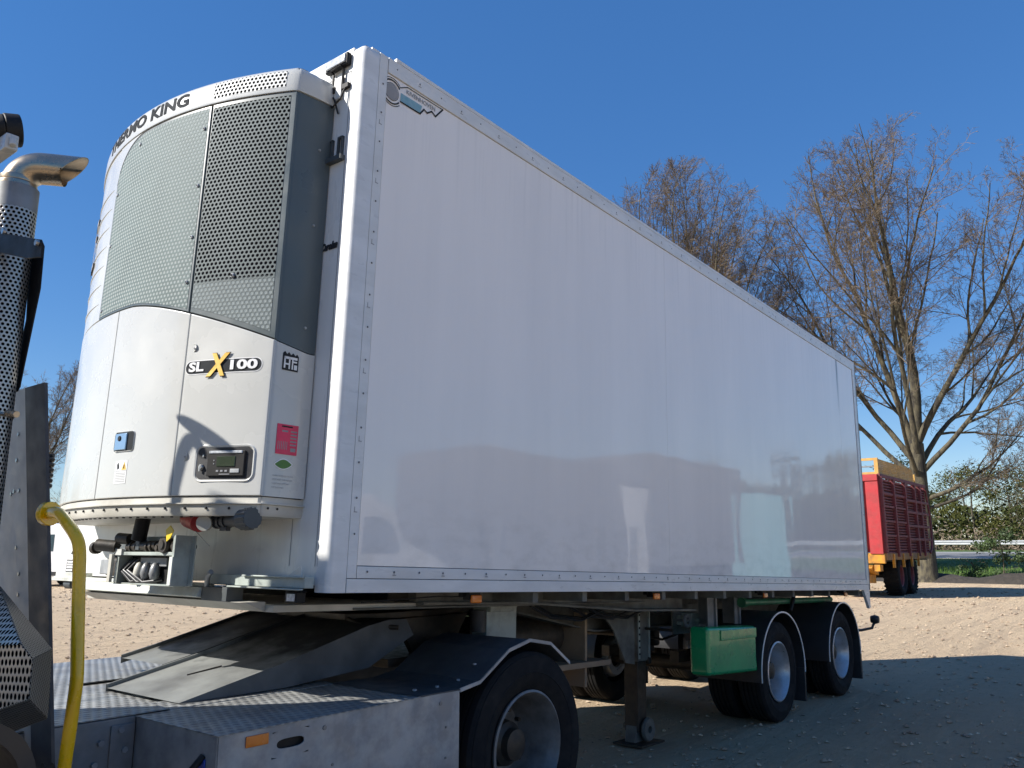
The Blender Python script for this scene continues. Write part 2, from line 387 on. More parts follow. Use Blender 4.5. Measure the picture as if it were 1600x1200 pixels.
def strip(name, prof, m, kind='structure', y0=-260, y1=300, step=None, jag=0):
    """prof: (x,z) profile extruded along Y"""
    g = G(); ys = [y0, y1] if not step else [y0 + (y1 - y0) * i / step for i in range(step + 1)]
    rnd = random.Random(3)
    rows = [[(x + (rnd.uniform(-jag, jag)), y, z + (rnd.uniform(-jag, jag) * .3 if jag else 0)) for x, z in prof] for y in ys]
    g.loft(rows); o = obj(name, g, m, smooth=40); tag(o, kind=kind); return o
strip('grass_bank', [(42.6, -.4), (43.3, .10), (46, .42), (50, .66), (54, .82), (57.4, .93)], 'grass', step=250, jag=.12)
strip('road', [(57.3, .945), (65.0, 1.33)], 'concrete')
strip('road_edge_line', [(57.7, .972), (58.0, .987)], 'roadpaint')
strip('far_road_edge_line', [(64.2, 1.297), (64.5, 1.312)], 'roadpaint')
strip('grass_verge', [(64.9, 1.31), (68, 1.36), (78, 1.4), (500, 1.45)], 'grass')

# ------------------------------------------------------------------ refrigerated trailer
TILT = 0.036
PV = V((5.541, 0, .449)); A = mathutils.Matrix.Rotation(TILT, 3, 'Y')
def loc2w(p): return PV + A @ (V(p) - PV)
def w2loc(p): return PV + A.transposed() @ (V(p) - PV)
TR = thing('refrigerated_trailer', 'long white two-axle refrigerated box trailer with a rounded cooling unit on its nose', 'semi-trailer',
           loc2w((0, 0, 0)), (0, TILT, 0))
L, W, ZB, ZT = 8.10, 2.56, 1.187, 3.936

# box: a core, front wall, corner posts, side panels, rails
g = G(); g.box(.06, L - .03, .03, W - .03, ZB + .03, ZT - .012)
body = obj('insulated_box', g, 'rail', TR)
g = G(); g.box(.035, .058, .087, W - .087, ZB + .03, ZT)
front = obj('front_wall', g, 'wallwhite', TR)
def corner_post(flip):
    R = .028
    path = [(.059, .085), (.033, .085)] + [(.033 + R - R * cos(a), R - R * sin(a)) for a in [pi / 2 * i / 8 for i in range(9)]] + [(.138, 0), (.138, .05)]
    path = [(x, (W - y) if flip else y) for x, y in path]
    rows = []
    for z, ins in ((ZB, 0), (ZT - .05, 0), (ZT - .015, .006), (ZT, .02)):
        rows.append([(x + ins * (1 if i > 0 else 0), y + (ins if not flip else -ins), z) for i, (x, y) in enumerate(path)])
    g = G(); g.loft(rows); n = len(path); g.add(rows[-1], [tuple(range(n))])
    return obj('corner_post', g, 'rail', TR, smooth=50)
corner_post(False); corner_post(True)

SEAMS = [.20, 3.2, 7.42, L - .10]
for a, b in zip(SEAMS[:-1], SEAMS[1:]):
    g = G(); g.box(a + .0007, b - .0007, 0.004, .028, 1.309, 3.842)
    obj('side_panel', g, 'side', TR, bevel=.0015, seg=1)
    g = G(); g.box(a + .002, b - .002, W - .028, W - .004, 1.309, 3.842)
    obj('side_panel', g, 'side', TR)
g = G(); g.box(.05, L - .04, .012, .03, ZB, ZT - .01); g.box(.05, L - .04, W - .03, W - .012, ZB, ZT - .01)
obj('joint_sealant', g, 'seal', TR)
def strips(name, x0, x1, z0, z1, ya=0.0, m='rail'):
    g = G(); g.box(x0, x1, ya, .029, z0, z1); obj(name, g, m, TR, bevel=.0015, seg=1)
    g = G(); g.box(x0, x1, W - .029, W - ya, z0, z1); obj(name, g, m, TR)
strips('front_strip', .141, .197, 1.252, ZT - .004)
strips('top_rail', .200, L - .085, 3.845, ZT - .004, -.004)
strips('lower_strip', .200, L - .085, 1.252, 1.306)
strips('bottom_rail', .141, L - .03, ZB, 1.249, -.003)
strips('rear_post', L - .082, L, 1.252, ZT, -.002)
g = G(); g.box(.10, L, .02, W - .02, ZT, ZT + .012); g.box(.25, L, -.006, .012, ZT - .004, ZT + .016); g.box(.25, L, W - .012, W + .006, ZT - .004, ZT + .016)
obj('roof_panel', g, 'rail', TR)
g = G(); g.box(L - .03, L + .04, 0, W, ZB, ZT + .01); obj('rear_frame', g, 'galvdark', TR)
for s in (0, 1):
    g = G(); g.box(L + .04, L + .07, .04 + s * 1.25, 1.27 + s * 1.25, ZB + .1, ZT - .1); obj('rear_door', g, 'rail', TR)
# bracket under the rear corner
for y in (0.0, W - .03):
    g = G(); g.prism([(L - .22, ZB), (L, ZB), (L, .99), (L - .05, .98)], 1, y, y + .03); obj('corner_bracket', g, 'rail', TR)
# rivets with the small marks beneath them
g = G(); rr = random.Random(5)
def rivet(x, z, dark=False):
    g.cyl((x, -.0035, z), (x, -.0062, z), .0055, .003, 7)
k = 0; x = .26
while x < L - .2:
    rivet(x, 1.282); rivet(x, 3.89); x += .17
z = 1.45
while z < 3.8: rivet(.168, z); z += .165
obj('rivets', g, 'seal', TR, kind='stuff')
g = G(); x = .43; i = 0
while x < L - .3:
    for zz in (1.268, 3.875):
        g.box(x - .012, x + .012, -.0052, -.0048, zz - .002, zz + .002); g.box(x - .001, x + .001, -.0052, -.0048, zz, zz + .022)
    x += .34
z = 1.55
while z < 3.7:
    g.box(.158, .178, -.0012, -.0006, z - .002, z + .002); g.box(.16, .163, -.0012, -.0006, z, z + .024); z += .33
obj('rivet_marks', g, 'inkgrey', TR, kind='stuff')

# maker's badge near the top front corner (flat print on the side panel)
def onside(u0, z0, th, yy=.0015):
    return lambda x, y, z: (u0 + x * cos(th) - y * sin(th), yy - max(z, 0), z0 + x * sin(th) + y * cos(th))
g = G(); cx, cz = .235, 3.75
def ring(g, r0, r1, a0=0, a1=2 * pi, y=.0012, n=40, c=(cx, cz), ex=1.0):
    vs = []
    for i in range(n + 1):
        a = a0 + (a1 - a0) * i / n
        vs += [(c[0] + r0 * cos(a), y, c[1] + r0 * sin(a)), (c[0] + r1 * cos(a), y, c[1] + r1 * sin(a))]
    g.add(vs, [(2 * i, 2 * i + 1, 2 * i + 3, 2 * i + 2) for i in range(n)])
ring(g, .062, .070, radians(35), radians(325)); ring(g, .077, .081, radians(45), radians(318)); ring(g, .047, .050)
def pline(g, pts, wd, y=.0012):
    for (xa, za), (xb, zb) in zip(pts[:-1], pts[1:]):
        d = V((xb - xa, zb - za)).normalized() * wd / 2; nx, nz = -d[1], d[0]
        g.add([(xa - d[0] + nx, y, za - d[1] + nz), (xb + d[0] + nx, y, zb + d[1] + nz), (xb + d[0] - nx, y, zb + d[1] - nz), (xa - d[0] - nx, y, za - d[1] - nz)], [(0, 1, 2, 3)])
pline(g, [(.290, 3.800), (.345, 3.830), (.62, 3.830)], .005, .0010)
pline(g, [(.62, 3.830), (.565, 3.762), (.535, 3.778), (.50, 3.752), (.475, 3.762), (.445, 3.722), (.30, 3.722)], .009, .0009)
obj('badge_outline', g, 'ink', TR)
g = G(); ring(g, .0, .045, y=.0018); obj('badge_disc', g, 'inkgrey', TR)
g = G(); g.add([(.30, .0018, 3.775), (.46, .0018, 3.775), (.445, .0018, 3.728), (.298, .0018, 3.728)], [(0, 1, 2, 3)]); obj('badge_field', g, 'tealprint', TR)
text_obj('badge_lettering', 'KIVENHOVEN', .036, 'inkgrey', onside(.45, 3.801, 0), TR, .0005, .22, .0004)

# hardware at the top of the front wall
hw = G()
def fbox(g, y0, y1, z0, z1, d0, d1): return g.box(.034 - d1, .034 - d0, y0 + .042, y1 + .042, z0, z1)
g = G(); fbox(g, .055, .235, 3.835, 3.905, .0, .03); lampf = obj('marker_lamp', g, 'blackmetal', TR, bevel=.008)
g = G(); fbox(g, .068, .222, 3.847, 3.893, .028, .040); obj('lamp_lens', g, 'clear', lampf, bevel=.004)
HX = lambda L_: [(x + .034, y + .042, z) for x, y, z in L_]
g = G(); g.tube(HX([(-.012, .18, 3.82), (-.03, .18, 3.835), (-.03, .10, 3.835), (-.012, .10, 3.82), (-.014, .10, 3.72)]), .007, 6)
g.tube(HX([(-.012, .18, 3.82), (-.014, .18, 3.74)]), .007, 6)
g.tube(HX([(-.012, .19, 3.66), (-.03, .15, 3.61), (-.03, .09, 3.64), (-.012, .07, 3.72)]), .005, 6)
g.tube(HX([(-.012, .18, 3.70), (-.025, .14, 3.65), (-.012, .12, 3.575)]), .005, 6)
fbox(g, .05, .10, 3.705, 3.73, 0, .02); fbox(g, .15, .19, 3.70, 3.735, 0, .025)
obj('roof_latch', g, 'blackmetal', TR, smooth=50)
g = G(); fbox(g, .105, .165, 3.66, 3.79, 0, .018); obj('latch_plate', g, 'white', TR, bevel=.006)
g = G(); fbox(g, .055, .195, 3.30, 3.325, 0, .03)
for y in (.068, .145):
    fbox(g, y, y + .008, 3.33, 3.43, 0, .015); fbox(g, y + .03, y + .038, 3.33, 3.43, 0, .015); fbox(g, y, y + .038, 3.425, 3.435, 0, .015)
obj('hinge', g, 'darkgrey', TR)
g = G()
for y in (.035, .052, .24): fbox(g, y, y + .003, 1.30, 3.80, 0, .0012)
fbox(g, .035, .24, 3.80, 3.803, 0, .0012); obj('panel_groove', g, 'inkgrey', TR)
onfront = lambda y0, z0, d: (lambda x, y, z: (.034 - d - max(z, 0), y0 + .042 - x, z0 + y))
text_obj('script_badge', 'Carolan', .052, 'ink', onfront(.125, 2.85, .001), TR, .003, .125, .003, shear=.3)
text_obj('number', '2A', .13, 'ink', onfront(2.40, 1.385, .001), TR, .001, .15)
g = G(); fbox(g, 2.355, 2.515, 1.235, 1.31, 0, .0012); pl = obj('data_plate', g, 'ink', TR)
g = G()
for i in range(4):
    fbox(g, 2.362, 2.42, 1.241 + i * .017, 1.252 + i * .017, .0012, .0018); fbox(g, 2.43, 2.508, 1.241 + i * .017, 1.252 + i * .017, .0012, .0018)
obj('plate_print', g, 'sign_white', pl)

# ------------------------------------------------------------------ cooling unit
UC, UH, UD, UX = 1.24, 1.01, .26, -.18
def XU(y): s = (y - UC) / UH; return UX - UD * (1 - s * s)
def outline(off=0.0, n=30, y0=.232, y1=2.248, fil=.018):
    """closed-to-wall path of the unit in plan, offset outwards by off"""
    p = [(0.04, y0 - .02 - off), (-.09, y0 - .012 - off), (UX + fil + .004, y0 - off)]
    for i in range(1, 4):
        a = pi / 2 * i / 4; p.append((UX - off * (i / 4) + fil * (1 - sin(a)), y0 - off + fil * (1 - cos(a))))
    for i in range(n + 1):
        y = y0 + fil * 1.15 + (y1 - y0 - fil * 2.3) * i / n; p.append((XU(y) - off, y))
    for i in range(1, 4):
        a = pi / 2 * (4 - i) / 4; p.append((UX - off * ((4 - i) / 4) + fil * (1 - sin(a)), y1 + off - fil * (1 - cos(a))))
    p += [(UX + fil + .004, y1 + off), (-.09, y1 + .012 + off), (0.04, y1 + .02 + off)]
    return p
def uloft(rows, **k):
    g = G(); rr = [[(x, y, z) for x, y in outline(o)] for o, z in rows]
    rr[0] = [(x, y, z) for (x, y, z) in rr[0]]
    g.loft(rr); n = len(rr[0])
    g.add(rr[0], [tuple(range(n))]); g.add(rr[-1], [tuple(range(n))])
    return g
g = uloft([(-.022, 1.54), (-.022, 3.70)])
unit = obj('cooling_unit', g, 'darkgrey', TR)
g = uloft([(-.03, 3.632), (.008, 3.632), (.010, 3.640), (.008, 3.72), (.002, 3.750), (-.012, 3.768), (-.04, 3.778), (-.08, 3.783)])
obj('top_cap', g, 'white', unit, smooth=35)
g = uloft([(-.05, 1.515), (-.012, 1.515), (-.004, 1.53), (-.004, 1.565), (.010, 1.567), (.010, 1.572), (-.004, 1.574), (-.006, 1.600)])
obj('base_tray', g, 'tray', unit, smooth=35)
g = G(); rb = random.Random(2)
for i in range(34):
    y = .32 + 1.85 * i / 33
    if i % 2: g.cyl((XU(y) + .003, y, 1.548), (XU(y) - .003, y, 1.548), .006, n=6)
    g.cyl((XU(y) + .05, y + .02, 1.516), (XU(y) + .05, y + .02, 1.510), .007, n=6)
for x in (-.15, -.10, -.05): g.cyl((x, .225, 1.55), (x, .222, 1.55), .006, n=6)
obj('tray_fasteners', g, 'blackmetal', unit, kind='stuff')

def arc_s(y, n=40):
    s = 0; py = .2; px = XU(.2)
    for i in range(1, n + 1):
        q = .2 + (y - .2) * i / n; x = XU(q); s += math.hypot(x - px, q - py); px, py = x, q
    return s
def fcall(f, y): return f(y) if callable(f) else f
def cpanel(name, y0, y1, zlo, zhi, off, m, th=.02, ny=20, nz=1, bev=0.003, mask=None):
    g = G(); uv = []; ys = [y0 + (y1 - y0) * i / ny for i in range(ny + 1)]
    for y in ys:
        a, b = fcall(zlo, y), fcall(zhi, y)
        for j in range(nz + 1):
            z = a + (b - a) * j / nz; g.v.append((XU(y) - off, y, z)); uv.append((arc_s(y), z))
    k = nz + 1; n0 = len(g.v)
    for y in ys:
        a, b = fcall(zlo, y), fcall(zhi, y)
        for j in range(nz + 1):
            z = a + (b - a) * j / nz; g.v.append((XU(y) - off + th, y, z)); uv.append((arc_s(y), z))
    for i in range(ny):
        for j in range(nz):
            a = i * k + j
            g.f.append((a, a + 1, a + k + 1, a + k)); g.f.append((n0 + a, n0 + a + k, n0 + a + k + 1, n0 + a + 1))
        a = i * k; g.f.append((a, a + k, n0 + a + k, n0 + a)); a = i * k + nz; g.f.append((a, n0 + a, n0 + a + k, a + k))
    for i in (0, ny):
        for j in range(nz):
            a = i * k + j; g.f.append((a, n0 + a, n0 + a + 1, a + 1))
    return obj(name, g, m, unit, uv=uv, bevel=bev, seg=2)
def zseam(y):
    if y >= 1.15: return 2.592
    t = max(0, (1.15 - y) / .92); return 2.592 - .262 * (t ** 1.45)
ZCAP = 3.629
YS = .700
# upper part: solid frame border then perforated sheets
cpanel('grille_frame', .236, YS - .006, lambda y: zseam(y) + .003, ZCAP, .001, 'grille', ny=16)
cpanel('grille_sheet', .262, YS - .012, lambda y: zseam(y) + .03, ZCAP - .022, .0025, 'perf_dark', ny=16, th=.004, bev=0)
def g1left(z):
    return 1.545 + .02 * (z - 2.6)
def g1top(y):
    if y < 1.22: return ZCAP - .002
    t = (y - 1.22) / .33; return ZCAP - .002 - .23 * (1 - math.sqrt(max(0, 1 - t * t)))
cpanel('grille_frame', YS + .004, 1.55, lambda y: zseam(y) + .003, g1top, .001, 'grille', ny=26)
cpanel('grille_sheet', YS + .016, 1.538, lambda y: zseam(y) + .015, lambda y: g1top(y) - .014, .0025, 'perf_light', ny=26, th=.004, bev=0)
cpanel('white_surround', 1.553, 2.235, lambda y: 2.598, ZCAP, .001, 'white', ny=14, bev=.002)
cpanel('corner_fillet', 1.225, 1.552, lambda y: g1top(y) + .004, ZCAP, .003, 'white', ny=14, bev=0)
# shallow pressed ribs on the white surround
g = G()
for i in range(7):
    z = 3.42 - i * .115
    pts = [(XU(y) - .0015, y, z - .05 * (1 - ((y - 1.60) / .6)) * .6) for y in [1.60 + .6 * k / 8 for k in range(9)]]
    g.tube(pts, [.001, .003, .004, .005, .005, .005, .004, .003, .001], 6)
obj('pressed_ribs', g, 'white', unit, smooth=60)
# big outlined emblem on the far shoulder
g = G()
for a, b, c, d in ((1.93, 2.17, 3.30, 3.325), (1.93, 2.17, 3.02, 3.045), (1.93, 1.95, 3.02, 3.325), (2.15, 2.17, 3.02, 3.325), (1.98, 2.10, 3.20, 3.235), (2.02, 2.05, 3.08, 3.23)):
    ys = [a + (b - a) * i / 6 for i in range(7)]
    g.loft([[(XU(y) - .012, y, z) for y in ys] for z in (c, d)])
    g.loft([[(XU(y) - q, y, d) for y in ys] for q in (0, .012)])
obj('relief_emblem', g, 'inkgrey', unit)
# lower doors
for (a, b) in ((.236, YS - .017), (YS - .013, 1.262), (1.266, 2.235)):
    cpanel('door_panel', a, b, 1.604, lambda y: zseam(y) - .003, .004, 'white', ny=18, bev=.005)
# near side faces
def sideface(name, z0, z1b, z1f, m, y=.232, th=.012):
    g = G(); pr = [(UX + .020, z0), (-.022, z0), (-.022, z1b), (UX + .020, z1f)]
    rows = []
    g.prism(pr, 1, y - .001, y + th); return obj(name, g, m, unit, bevel=.002, seg=1)
def sidestrip(name, z0a, z0b, z1a, z1b, m, off=.0):
    # quad side face from the crease to the wall incl. rounded crease
    g = G(); path = []
    fil = .02
    for x, y in [(.03, .209), (-.012, .214), (-.09, .2235), (UX + fil, .232)] + [(UX + fil * (1 - sin(a)), .232 + fil * (1 - cos(a))) for a in [pi / 2 * i / 5 for i in range(1, 6)]]:
        path.append((x, y))
    def zz(x, a, b): t = min(1, max(0, (x - UX) / (-UX - .012))); return a + (b - a) * t
    rows = [[(x - off * .5, y - off, zz(x, z0a, z0b)) for x, y in path], [(x - off * .5, y - off, zz(x, z1a, z1b)) for x, y in path],
            [(x + .01, y + .02, zz(x, z1a, z1b)) for x, y in path]]
    rows.insert(0, [(x + .01, y + .02, zz(x, z0a, z0b)) for x, y in path])
    g.loft(rows); return obj(name, g, m, unit, smooth=40)
sidestrip('grille_side', 2.332, 2.300, ZCAP, ZCAP, 'grille', .001)
sidestrip('door_side', 1.604, 1.604, 2.326, 2.294, 'white', .004)
# perforated slot in the cap
cpanel('cap_perforation', .285, .690, 3.655, 3.742, .0105, 'perf_white', ny=12, th=.003, bev=0)
# screws
def oncurve(y, z, off=.004): return V((XU(y) - off, y, z))
g = G()
for y, z in [(YS + .035, 3.50), (YS + .035, 3.18), (YS + .035, 2.90), (YS + .035, 2.66), (1.28, 3.56), (1.515, 3.33), (1.515, 3.02), (1.515, 2.64)]:
    p = oncurve(y, z, .003); g.cyl(p, p - V((.006, 0, 0)), .011, .008, 10)
p = oncurve(.47, 2.665, .003); g.cyl(p, p - V((.008, 0, 0)), .014, .010, 12)
for x, z in ((-.035, 3.36), (-.035, 2.95), (-.035, 2.42)): g.cyl((x, .215, z), (x, .209, z), .008, .006, 8)
obj('grille_screws', g, 'galv', unit, smooth=40, kind='stuff')
g = G(); p = oncurve(.47, 2.665, .011); g.cyl(p, p - V((.002, 0, 0)), .007, .007, 10)
for y, z in [(YS + .035, 3.50), (YS + .035, 3.18), (YS + .035, 2.90), (YS + .035, 2.66)]:
    p = oncurve(y, z, .009); g.cyl(p, p - V((.001, 0, 0)), .005, .005, 8)
obj('screw_sockets', g, 'ink', unit, kind='stuff')
for y, z in ((.640, 2.314), (.626, 1.789)):
    g = G(); p = oncurve(y, z, .0042); g.lathe([(.021, 0), (.020, -.002), (.012, .004), (.009, .002), (0.0005, .001)], p, 0, 20)
    obj('knob', g, 'white', unit, smooth=40)
    g = G(); g.cyl(p + V((-.001, -.003, -.003)), p + V((-.004, -.003, -.003)), .0045, n=8); obj('knob_key', g, 'inkgrey', unit)

# lettering on the cap, following its curve
def oncap(yc, zc, off, sh=0.0):
    s0 = arc_s(yc)
    def f(x, y, z):
        # x runs to the right in the picture = towards smaller y
        t = s0 - x; lo, hi = .2, 2.25
        for _ in range(22):
            mid = (lo + hi) / 2
            if arc_s(mid, 16) < t: lo = mid
            else: hi = mid
        yy = (lo + hi) / 2
        return (XU(yy) - off - max(0, z), yy, zc + y)
    return f
_oc = oncap(1.325, 3.697, 0.0)
def oncap_tight(x, y, z):
    q = _oc(x, y, 0); h = q[2]; o = .0105 if h < 3.72 else .0105 - (h - 3.72) * .17
    return (q[0] - o - max(0, z), q[1], q[2])
text_obj('lettering', 'THERMO KING', .098, 'ink', oncap_tight, unit, .0030, .94, .0012)

# model badge: pill, letters, golden X
def rrect(cy, cz, w, h, r, n=6):
    pts = []
    for (sx, sz, a0) in ((1, 1, 0), (-1, 1, pi / 2), (-1, -1, pi), (1, -1, 3 * pi / 2)):
        for i in range(n + 1):
            a = a0 + pi / 2 * i / n; pts.append((cy + sx * (w / 2 - r) + r * cos(a), cz + sz * (h / 2 - r) + r * sin(a)))
    return pts
def decal(name, pts, off, m, parent, th=.0012):
    """flat shape following the curved front, pts (y,z)"""
    q = []
    for a, b in zip(pts, pts[1:] + pts[:1]):
        k = max(1, int(math.hypot(b[0] - a[0], b[1] - a[1]) / .02)); q += [(a[0] + (b[0] - a[0]) * i / k, a[1] + (b[1] - a[1]) * i / k) for i in range(k)]
    pts = q; g = G(); n = len(pts); cy = (min(p[0] for p in pts) + max(p[0] for p in pts)) / 2; cz = sum(p[1] for p in pts) / n
    K = 6; rings = []
    for k in range(1, K + 1):
        t = k / K; rings.append([(XU(cy + (y - cy) * t) - off - th, cy + (y - cy) * t, cz + (z - cz) * t) for y, z in pts])
    g.loft(rings, closed=True); g.add([(XU(cy) - off - th, cy, cz)] + rings[0], [(0, i + 1, (i + 1) % n + 1) for i in range(n)])
    return obj(name, g, m, parent)
def skew(pts, c, k): return [(y, z + (y - c) * k) for y, z in pts]
decal('badge_rim', rrect(.478, 2.214, .400, .070, .034), .0045, 'sign_white', unit)
decal('badge_plate', rrect(.478, 2.214, .392, .062, .030), .0050, 'ink', unit)
onf = lambda yc, zc, off: oncap(yc, zc, off)
text_obj('badge_text', 'SL', .062, 'sign_white', oncap(.612, 2.214, .0085), unit, .0022, .088)
text_obj('badge_text', '100', .062, 'sign_white', oncap(.372, 2.214, .0085), unit, .0022, .145)
text_obj('badge_letter', 'X', .150, 'gold', oncap(.500, 2.214, .0115), unit, .0045, .125, .002, shear=.25)
text_obj('badge_letter_shadow', 'X', .156, 'ink', oncap(.499, 2.213, .0095), unit, .006, .133, .0008, shear=.25)

# control recess
def inset_frame(name, cy, cz, w, h, r, m, off=.004, grow=.02, depth=.02):
    o1 = rrect(cy, cz, w + grow * 2, h + grow * 2, r + grow); o2 = rrect(cy, cz, w + .004, h + .004, r)
    g = G(); g.loft([[(XU(y) - off, y, z) for y, z in o1], [(XU(y) - off - .006, y, z) for y, z in [(cy + (a - cy) * .97, cz + (b - cz) * .96) for a, b in o1]],
                     [(XU(y) - off - .004, y, z) for y, z in o2], [(XU(y) - off + .0, y, z) for y, z in o2]], closed=True)
    return obj(name, g, m, unit, smooth=50)
inset_frame('control_surround', .418, 1.752, .272, .148, .028, 'white', grow=.013)
decal('control_panel', rrect(.418, 1.752, .268, .146, .026), .0050, 'black', unit)
def fplate(name, y0, y1, z0, z1, off, m, d=.006, bev=.003, parent=None):
    g = G(); n = 6; rows = []
    for dd in (0, d):
        rows.append([(XU(y) - off - dd, y, z) for y, z in [(y0 + (y1 - y0) * i / n, z0) for i in range(n + 1)] + [(y1 - (y1 - y0) * i / n, z1) for i in range(n + 1)]])
    g.loft(rows, closed=True); k = len(rows[1])
    g.f.append(tuple(range(k, 2 * k))); g.f.append(tuple(range(k)))
    return obj(name, g, m, parent or unit, bevel=bev, seg=2)
fplate('controller', .312, .490, 1.692, 1.808, .006, 'blackmetal', .010)
fplate('controller_top_bar', .322, .482, 1.795, 1.808, .012, 'clear', .008)
fplate('display', .352, .440, 1.735, 1.782, .016, 'lcd', .003)
fplate('key_strip', .330, .372, 1.706, 1.724, .016, 'galv', .003)
for y in (.392, .413, .434): fplate('key', y - .006, y + .006, 1.710, 1.719, .016, 'inkgrey', .002)
for z in (1.76, 1.745): fplate('led', .452, .457, z, z + .006, .016, 'inkgrey', .002)
p = oncurve(.525, 1.735, .006); g = G(); g.cyl(p, p - V((.010, 0, 0)), .014, .012, 14); g.box(p.x - .013, p.x - .010, .521, .529, 1.715, 1.742)
obj('switch', g, 'bolt', unit, smooth=40)
p = oncurve(.518, 1.786, .006); g = G(); g.cyl(p, p - V((.006, 0, 0)), .006, .006, 10); obj('push_button', g, 'bolt', unit)
fplate('controller_caption', .375, .425, 1.698, 1.702, .016, 'inkgrey', .001, 0)
# door latch
inset_frame('latch_surround', 1.045, 1.879, .150, .090, .012, 'white', grow=.006)
decal('latch_recess', rrect(1.045, 1.879, .148, .088, .010), .0050, 'ink', unit)
fplate('latch_paddle', 1.02, 1.115, 1.838, 1.920, .006, 'cyansteel', .008)
p = oncurve(1.075, 1.895, .014); g = G(); g.cyl(p, p - V((.004, 0, 0)), .014, .012, 14); obj('latch_lock', g, 'ink', unit)
# stickers left of the control panel
fplate('warning_sticker', .998, 1.095, 1.735, 1.785, .0045, 'sign_white', .001, 0)
decal('warning_triangle', [(1.040, 1.739), (1.002, 1.739), (1.021, 1.779)], .0058, 'gold', unit, .0006)
decal('warning_glyph', [(1.026, 1.745), (1.016, 1.745), (1.018, 1.765), (1.024, 1.765)], .0066, 'ink', unit, .0004)
decal('figure_glyph', [(1.075, 1.742), (1.060, 1.748), (1.064, 1.762), (1.072, 1.778), (1.080, 1.765)], .0058, 'ink', unit, .0005)
fplate('instruction_sticker', .998, 1.095, 1.672, 1.733, .0045, 'rail', .001, 0)
g = G()
for i in range(6):
    z = 1.724 - i * .008; ys = [1.006 + .08 * k / 4 for k in range(5)]
    g.loft([[(XU(y) - .0062, y, zz) for y in ys] for zz in (z, z - .0022)])
obj('fine_print', g, 'inkgrey', unit)
# stickers on the near side face: emblem, pink label, leaf, fine print
def sdecal(name, pts, m, dy=.0): g = G(); n = len(pts); g.prism([(x, z) for x, z in pts], 1, .2135 - dy - .0006, .2135 - dy + .004); return obj(name, g, m, unit)
def rect(x0, x1, z0, z1): return [(x0, z0), (x1, z0), (x1, z1), (x0, z1)]
YD = .0
cr = [(-.140, 2.195), (-.058, 2.195), (-.058, 2.268), (-.068, 2.280), (-.076, 2.270), (-.088, 2.282), (-.099, 2.271), (-.110, 2.284), (-.120, 2.273), (-.131, 2.286), (-.140, 2.276)]
sdecal('emblem', cr, 'ink', .002)
g = G()
for a in ((-.133, -.065, 2.250, 2.262), (-.133, -.125, 2.205, 2.262), (-.125, -.108, 2.222, 2.230), (-.108, -.101, 2.203, 2.262), (-.092, -.085, 2.203, 2.250), (-.085, -.066, 2.236, 2.244), (-.080, -.064, 2.203, 2.226)):
    g.box(a[0], a[1], .2095, .2105, a[2], a[3])
obj('emblem_letters', g, 'sign_white', unit)
sdecal('service_label', rect(-.138, -.030, 1.800, 1.940), 'pink', .002)
g = G()
for i in range(5): g.box(-.068, -.036, .2095, .2105, 1.905 - i * .0155, 1.912 - i * .0155)
g.box(-.112, -.082, .2095, .2105, 1.904, 1.912); g.box(-.064, -.038, .2095, .2105, 1.815, 1.832)
for i in range(6): g.box(-.130 + i * .009, -.127 + i * .009, .2095, .2105, 1.822, 1.86)
obj('label_print', g, 'inkgrey', unit)
g = G(); g.box(-.115, -.06, .2095, .2105, 1.926, 1.933); obj('label_heading', g, 'ink', unit)
lf = []
for i in range(17):
    t = i / 16; a = pi * t; lf.append((-.135 + .085 * t, 1.752 + .022 * sin(a) + .004 * t))
for i in range(1, 16):
    t = 1 - i / 16; a = pi * t; lf.append((-.135 + .085 * t, 1.752 - .020 * sin(a) ** .8 + .004 * t))
sdecal('leaf_sticker_edge', [(-.0925 + (x + .0925) * 1.12, 1.752 + (z - 1.752) * 1.2) for x, z in lf], 'sign_white', .001)
sdecal('leaf_sticker', lf, 'leafprint', .0025)
for i, (tx, wd) in enumerate((('WHEN WORKING ON THIS', .105), ('UNIT KEEP THE DOORS', .10), ('CLOSED AND SWITCHED', .085), ('OFF THE MAINS', .06))):
    text_obj('fine_print', tx, .010, 'inkgrey', (lambda zz: (lambda x, y, z: (-.143 + x, .2095 - max(z, 0), zz + y)))(1.700 - i * .018), unit, 0, wd, .0002, align='LEFT')
def yface(x):
    return .214 + (-.012 - x) / .148 * .018 - .0062
for o in unit.children:
    if o.name.split('.')[0] in ('emblem', 'emblem_letters', 'service_label', 'label_print', 'label_heading', 'leaf_sticker', 'leaf_sticker_edge', 'fine_print') and o.data.vertices and min(v.co.y for v in o.data.vertices) < .23 and max(v.co.y for v in o.data.vertices) < .23:
        for v in o.data.vertices: v.co.y = yface(v.co.x) + (v.co.y - .2135) * .35

# ------------------------------------------------------------------ nose: socket box, beams, cables
g = G(); g.prism([(-.015, 1.19), (-.10, 1.19), (-.12, 1.145), (-.015, 1.13)], 1, .78, 2.05)
g.prism([(-.015, 1.19), (-.06, 1.19), (-.06, 1.21), (-.015, 1.21)], 1, .80, 2.5)
obj('nose_beam', g, 'beam', TR, bevel=.004)
g = G(); g.box(-.10, -.01, .56, .776, 1.13, 1.195); obj('beam_bracket', g, 'darkgrey', TR, bevel=.003)
g = G(); g.prism([(.02, 1.135), (-.085, 1.13), (.02, 1.088)], 1, .42, 2.08); g.box(.021, .95, .36, 2.2, 1.088, 1.12)
obj('skid_plate', g, 'tray', TR, bevel=.003)
g = G(); g.box(-.055, -.004, .045, .80, 1.205, 1.255); g.box(-.085, -.055, .05, .62, 1.196, 1.204); g.box(-.070, -.056, .05, .50, 1.248, 1.256)
obj('nose_channel', g, 'chassis', TR, bevel=.003)
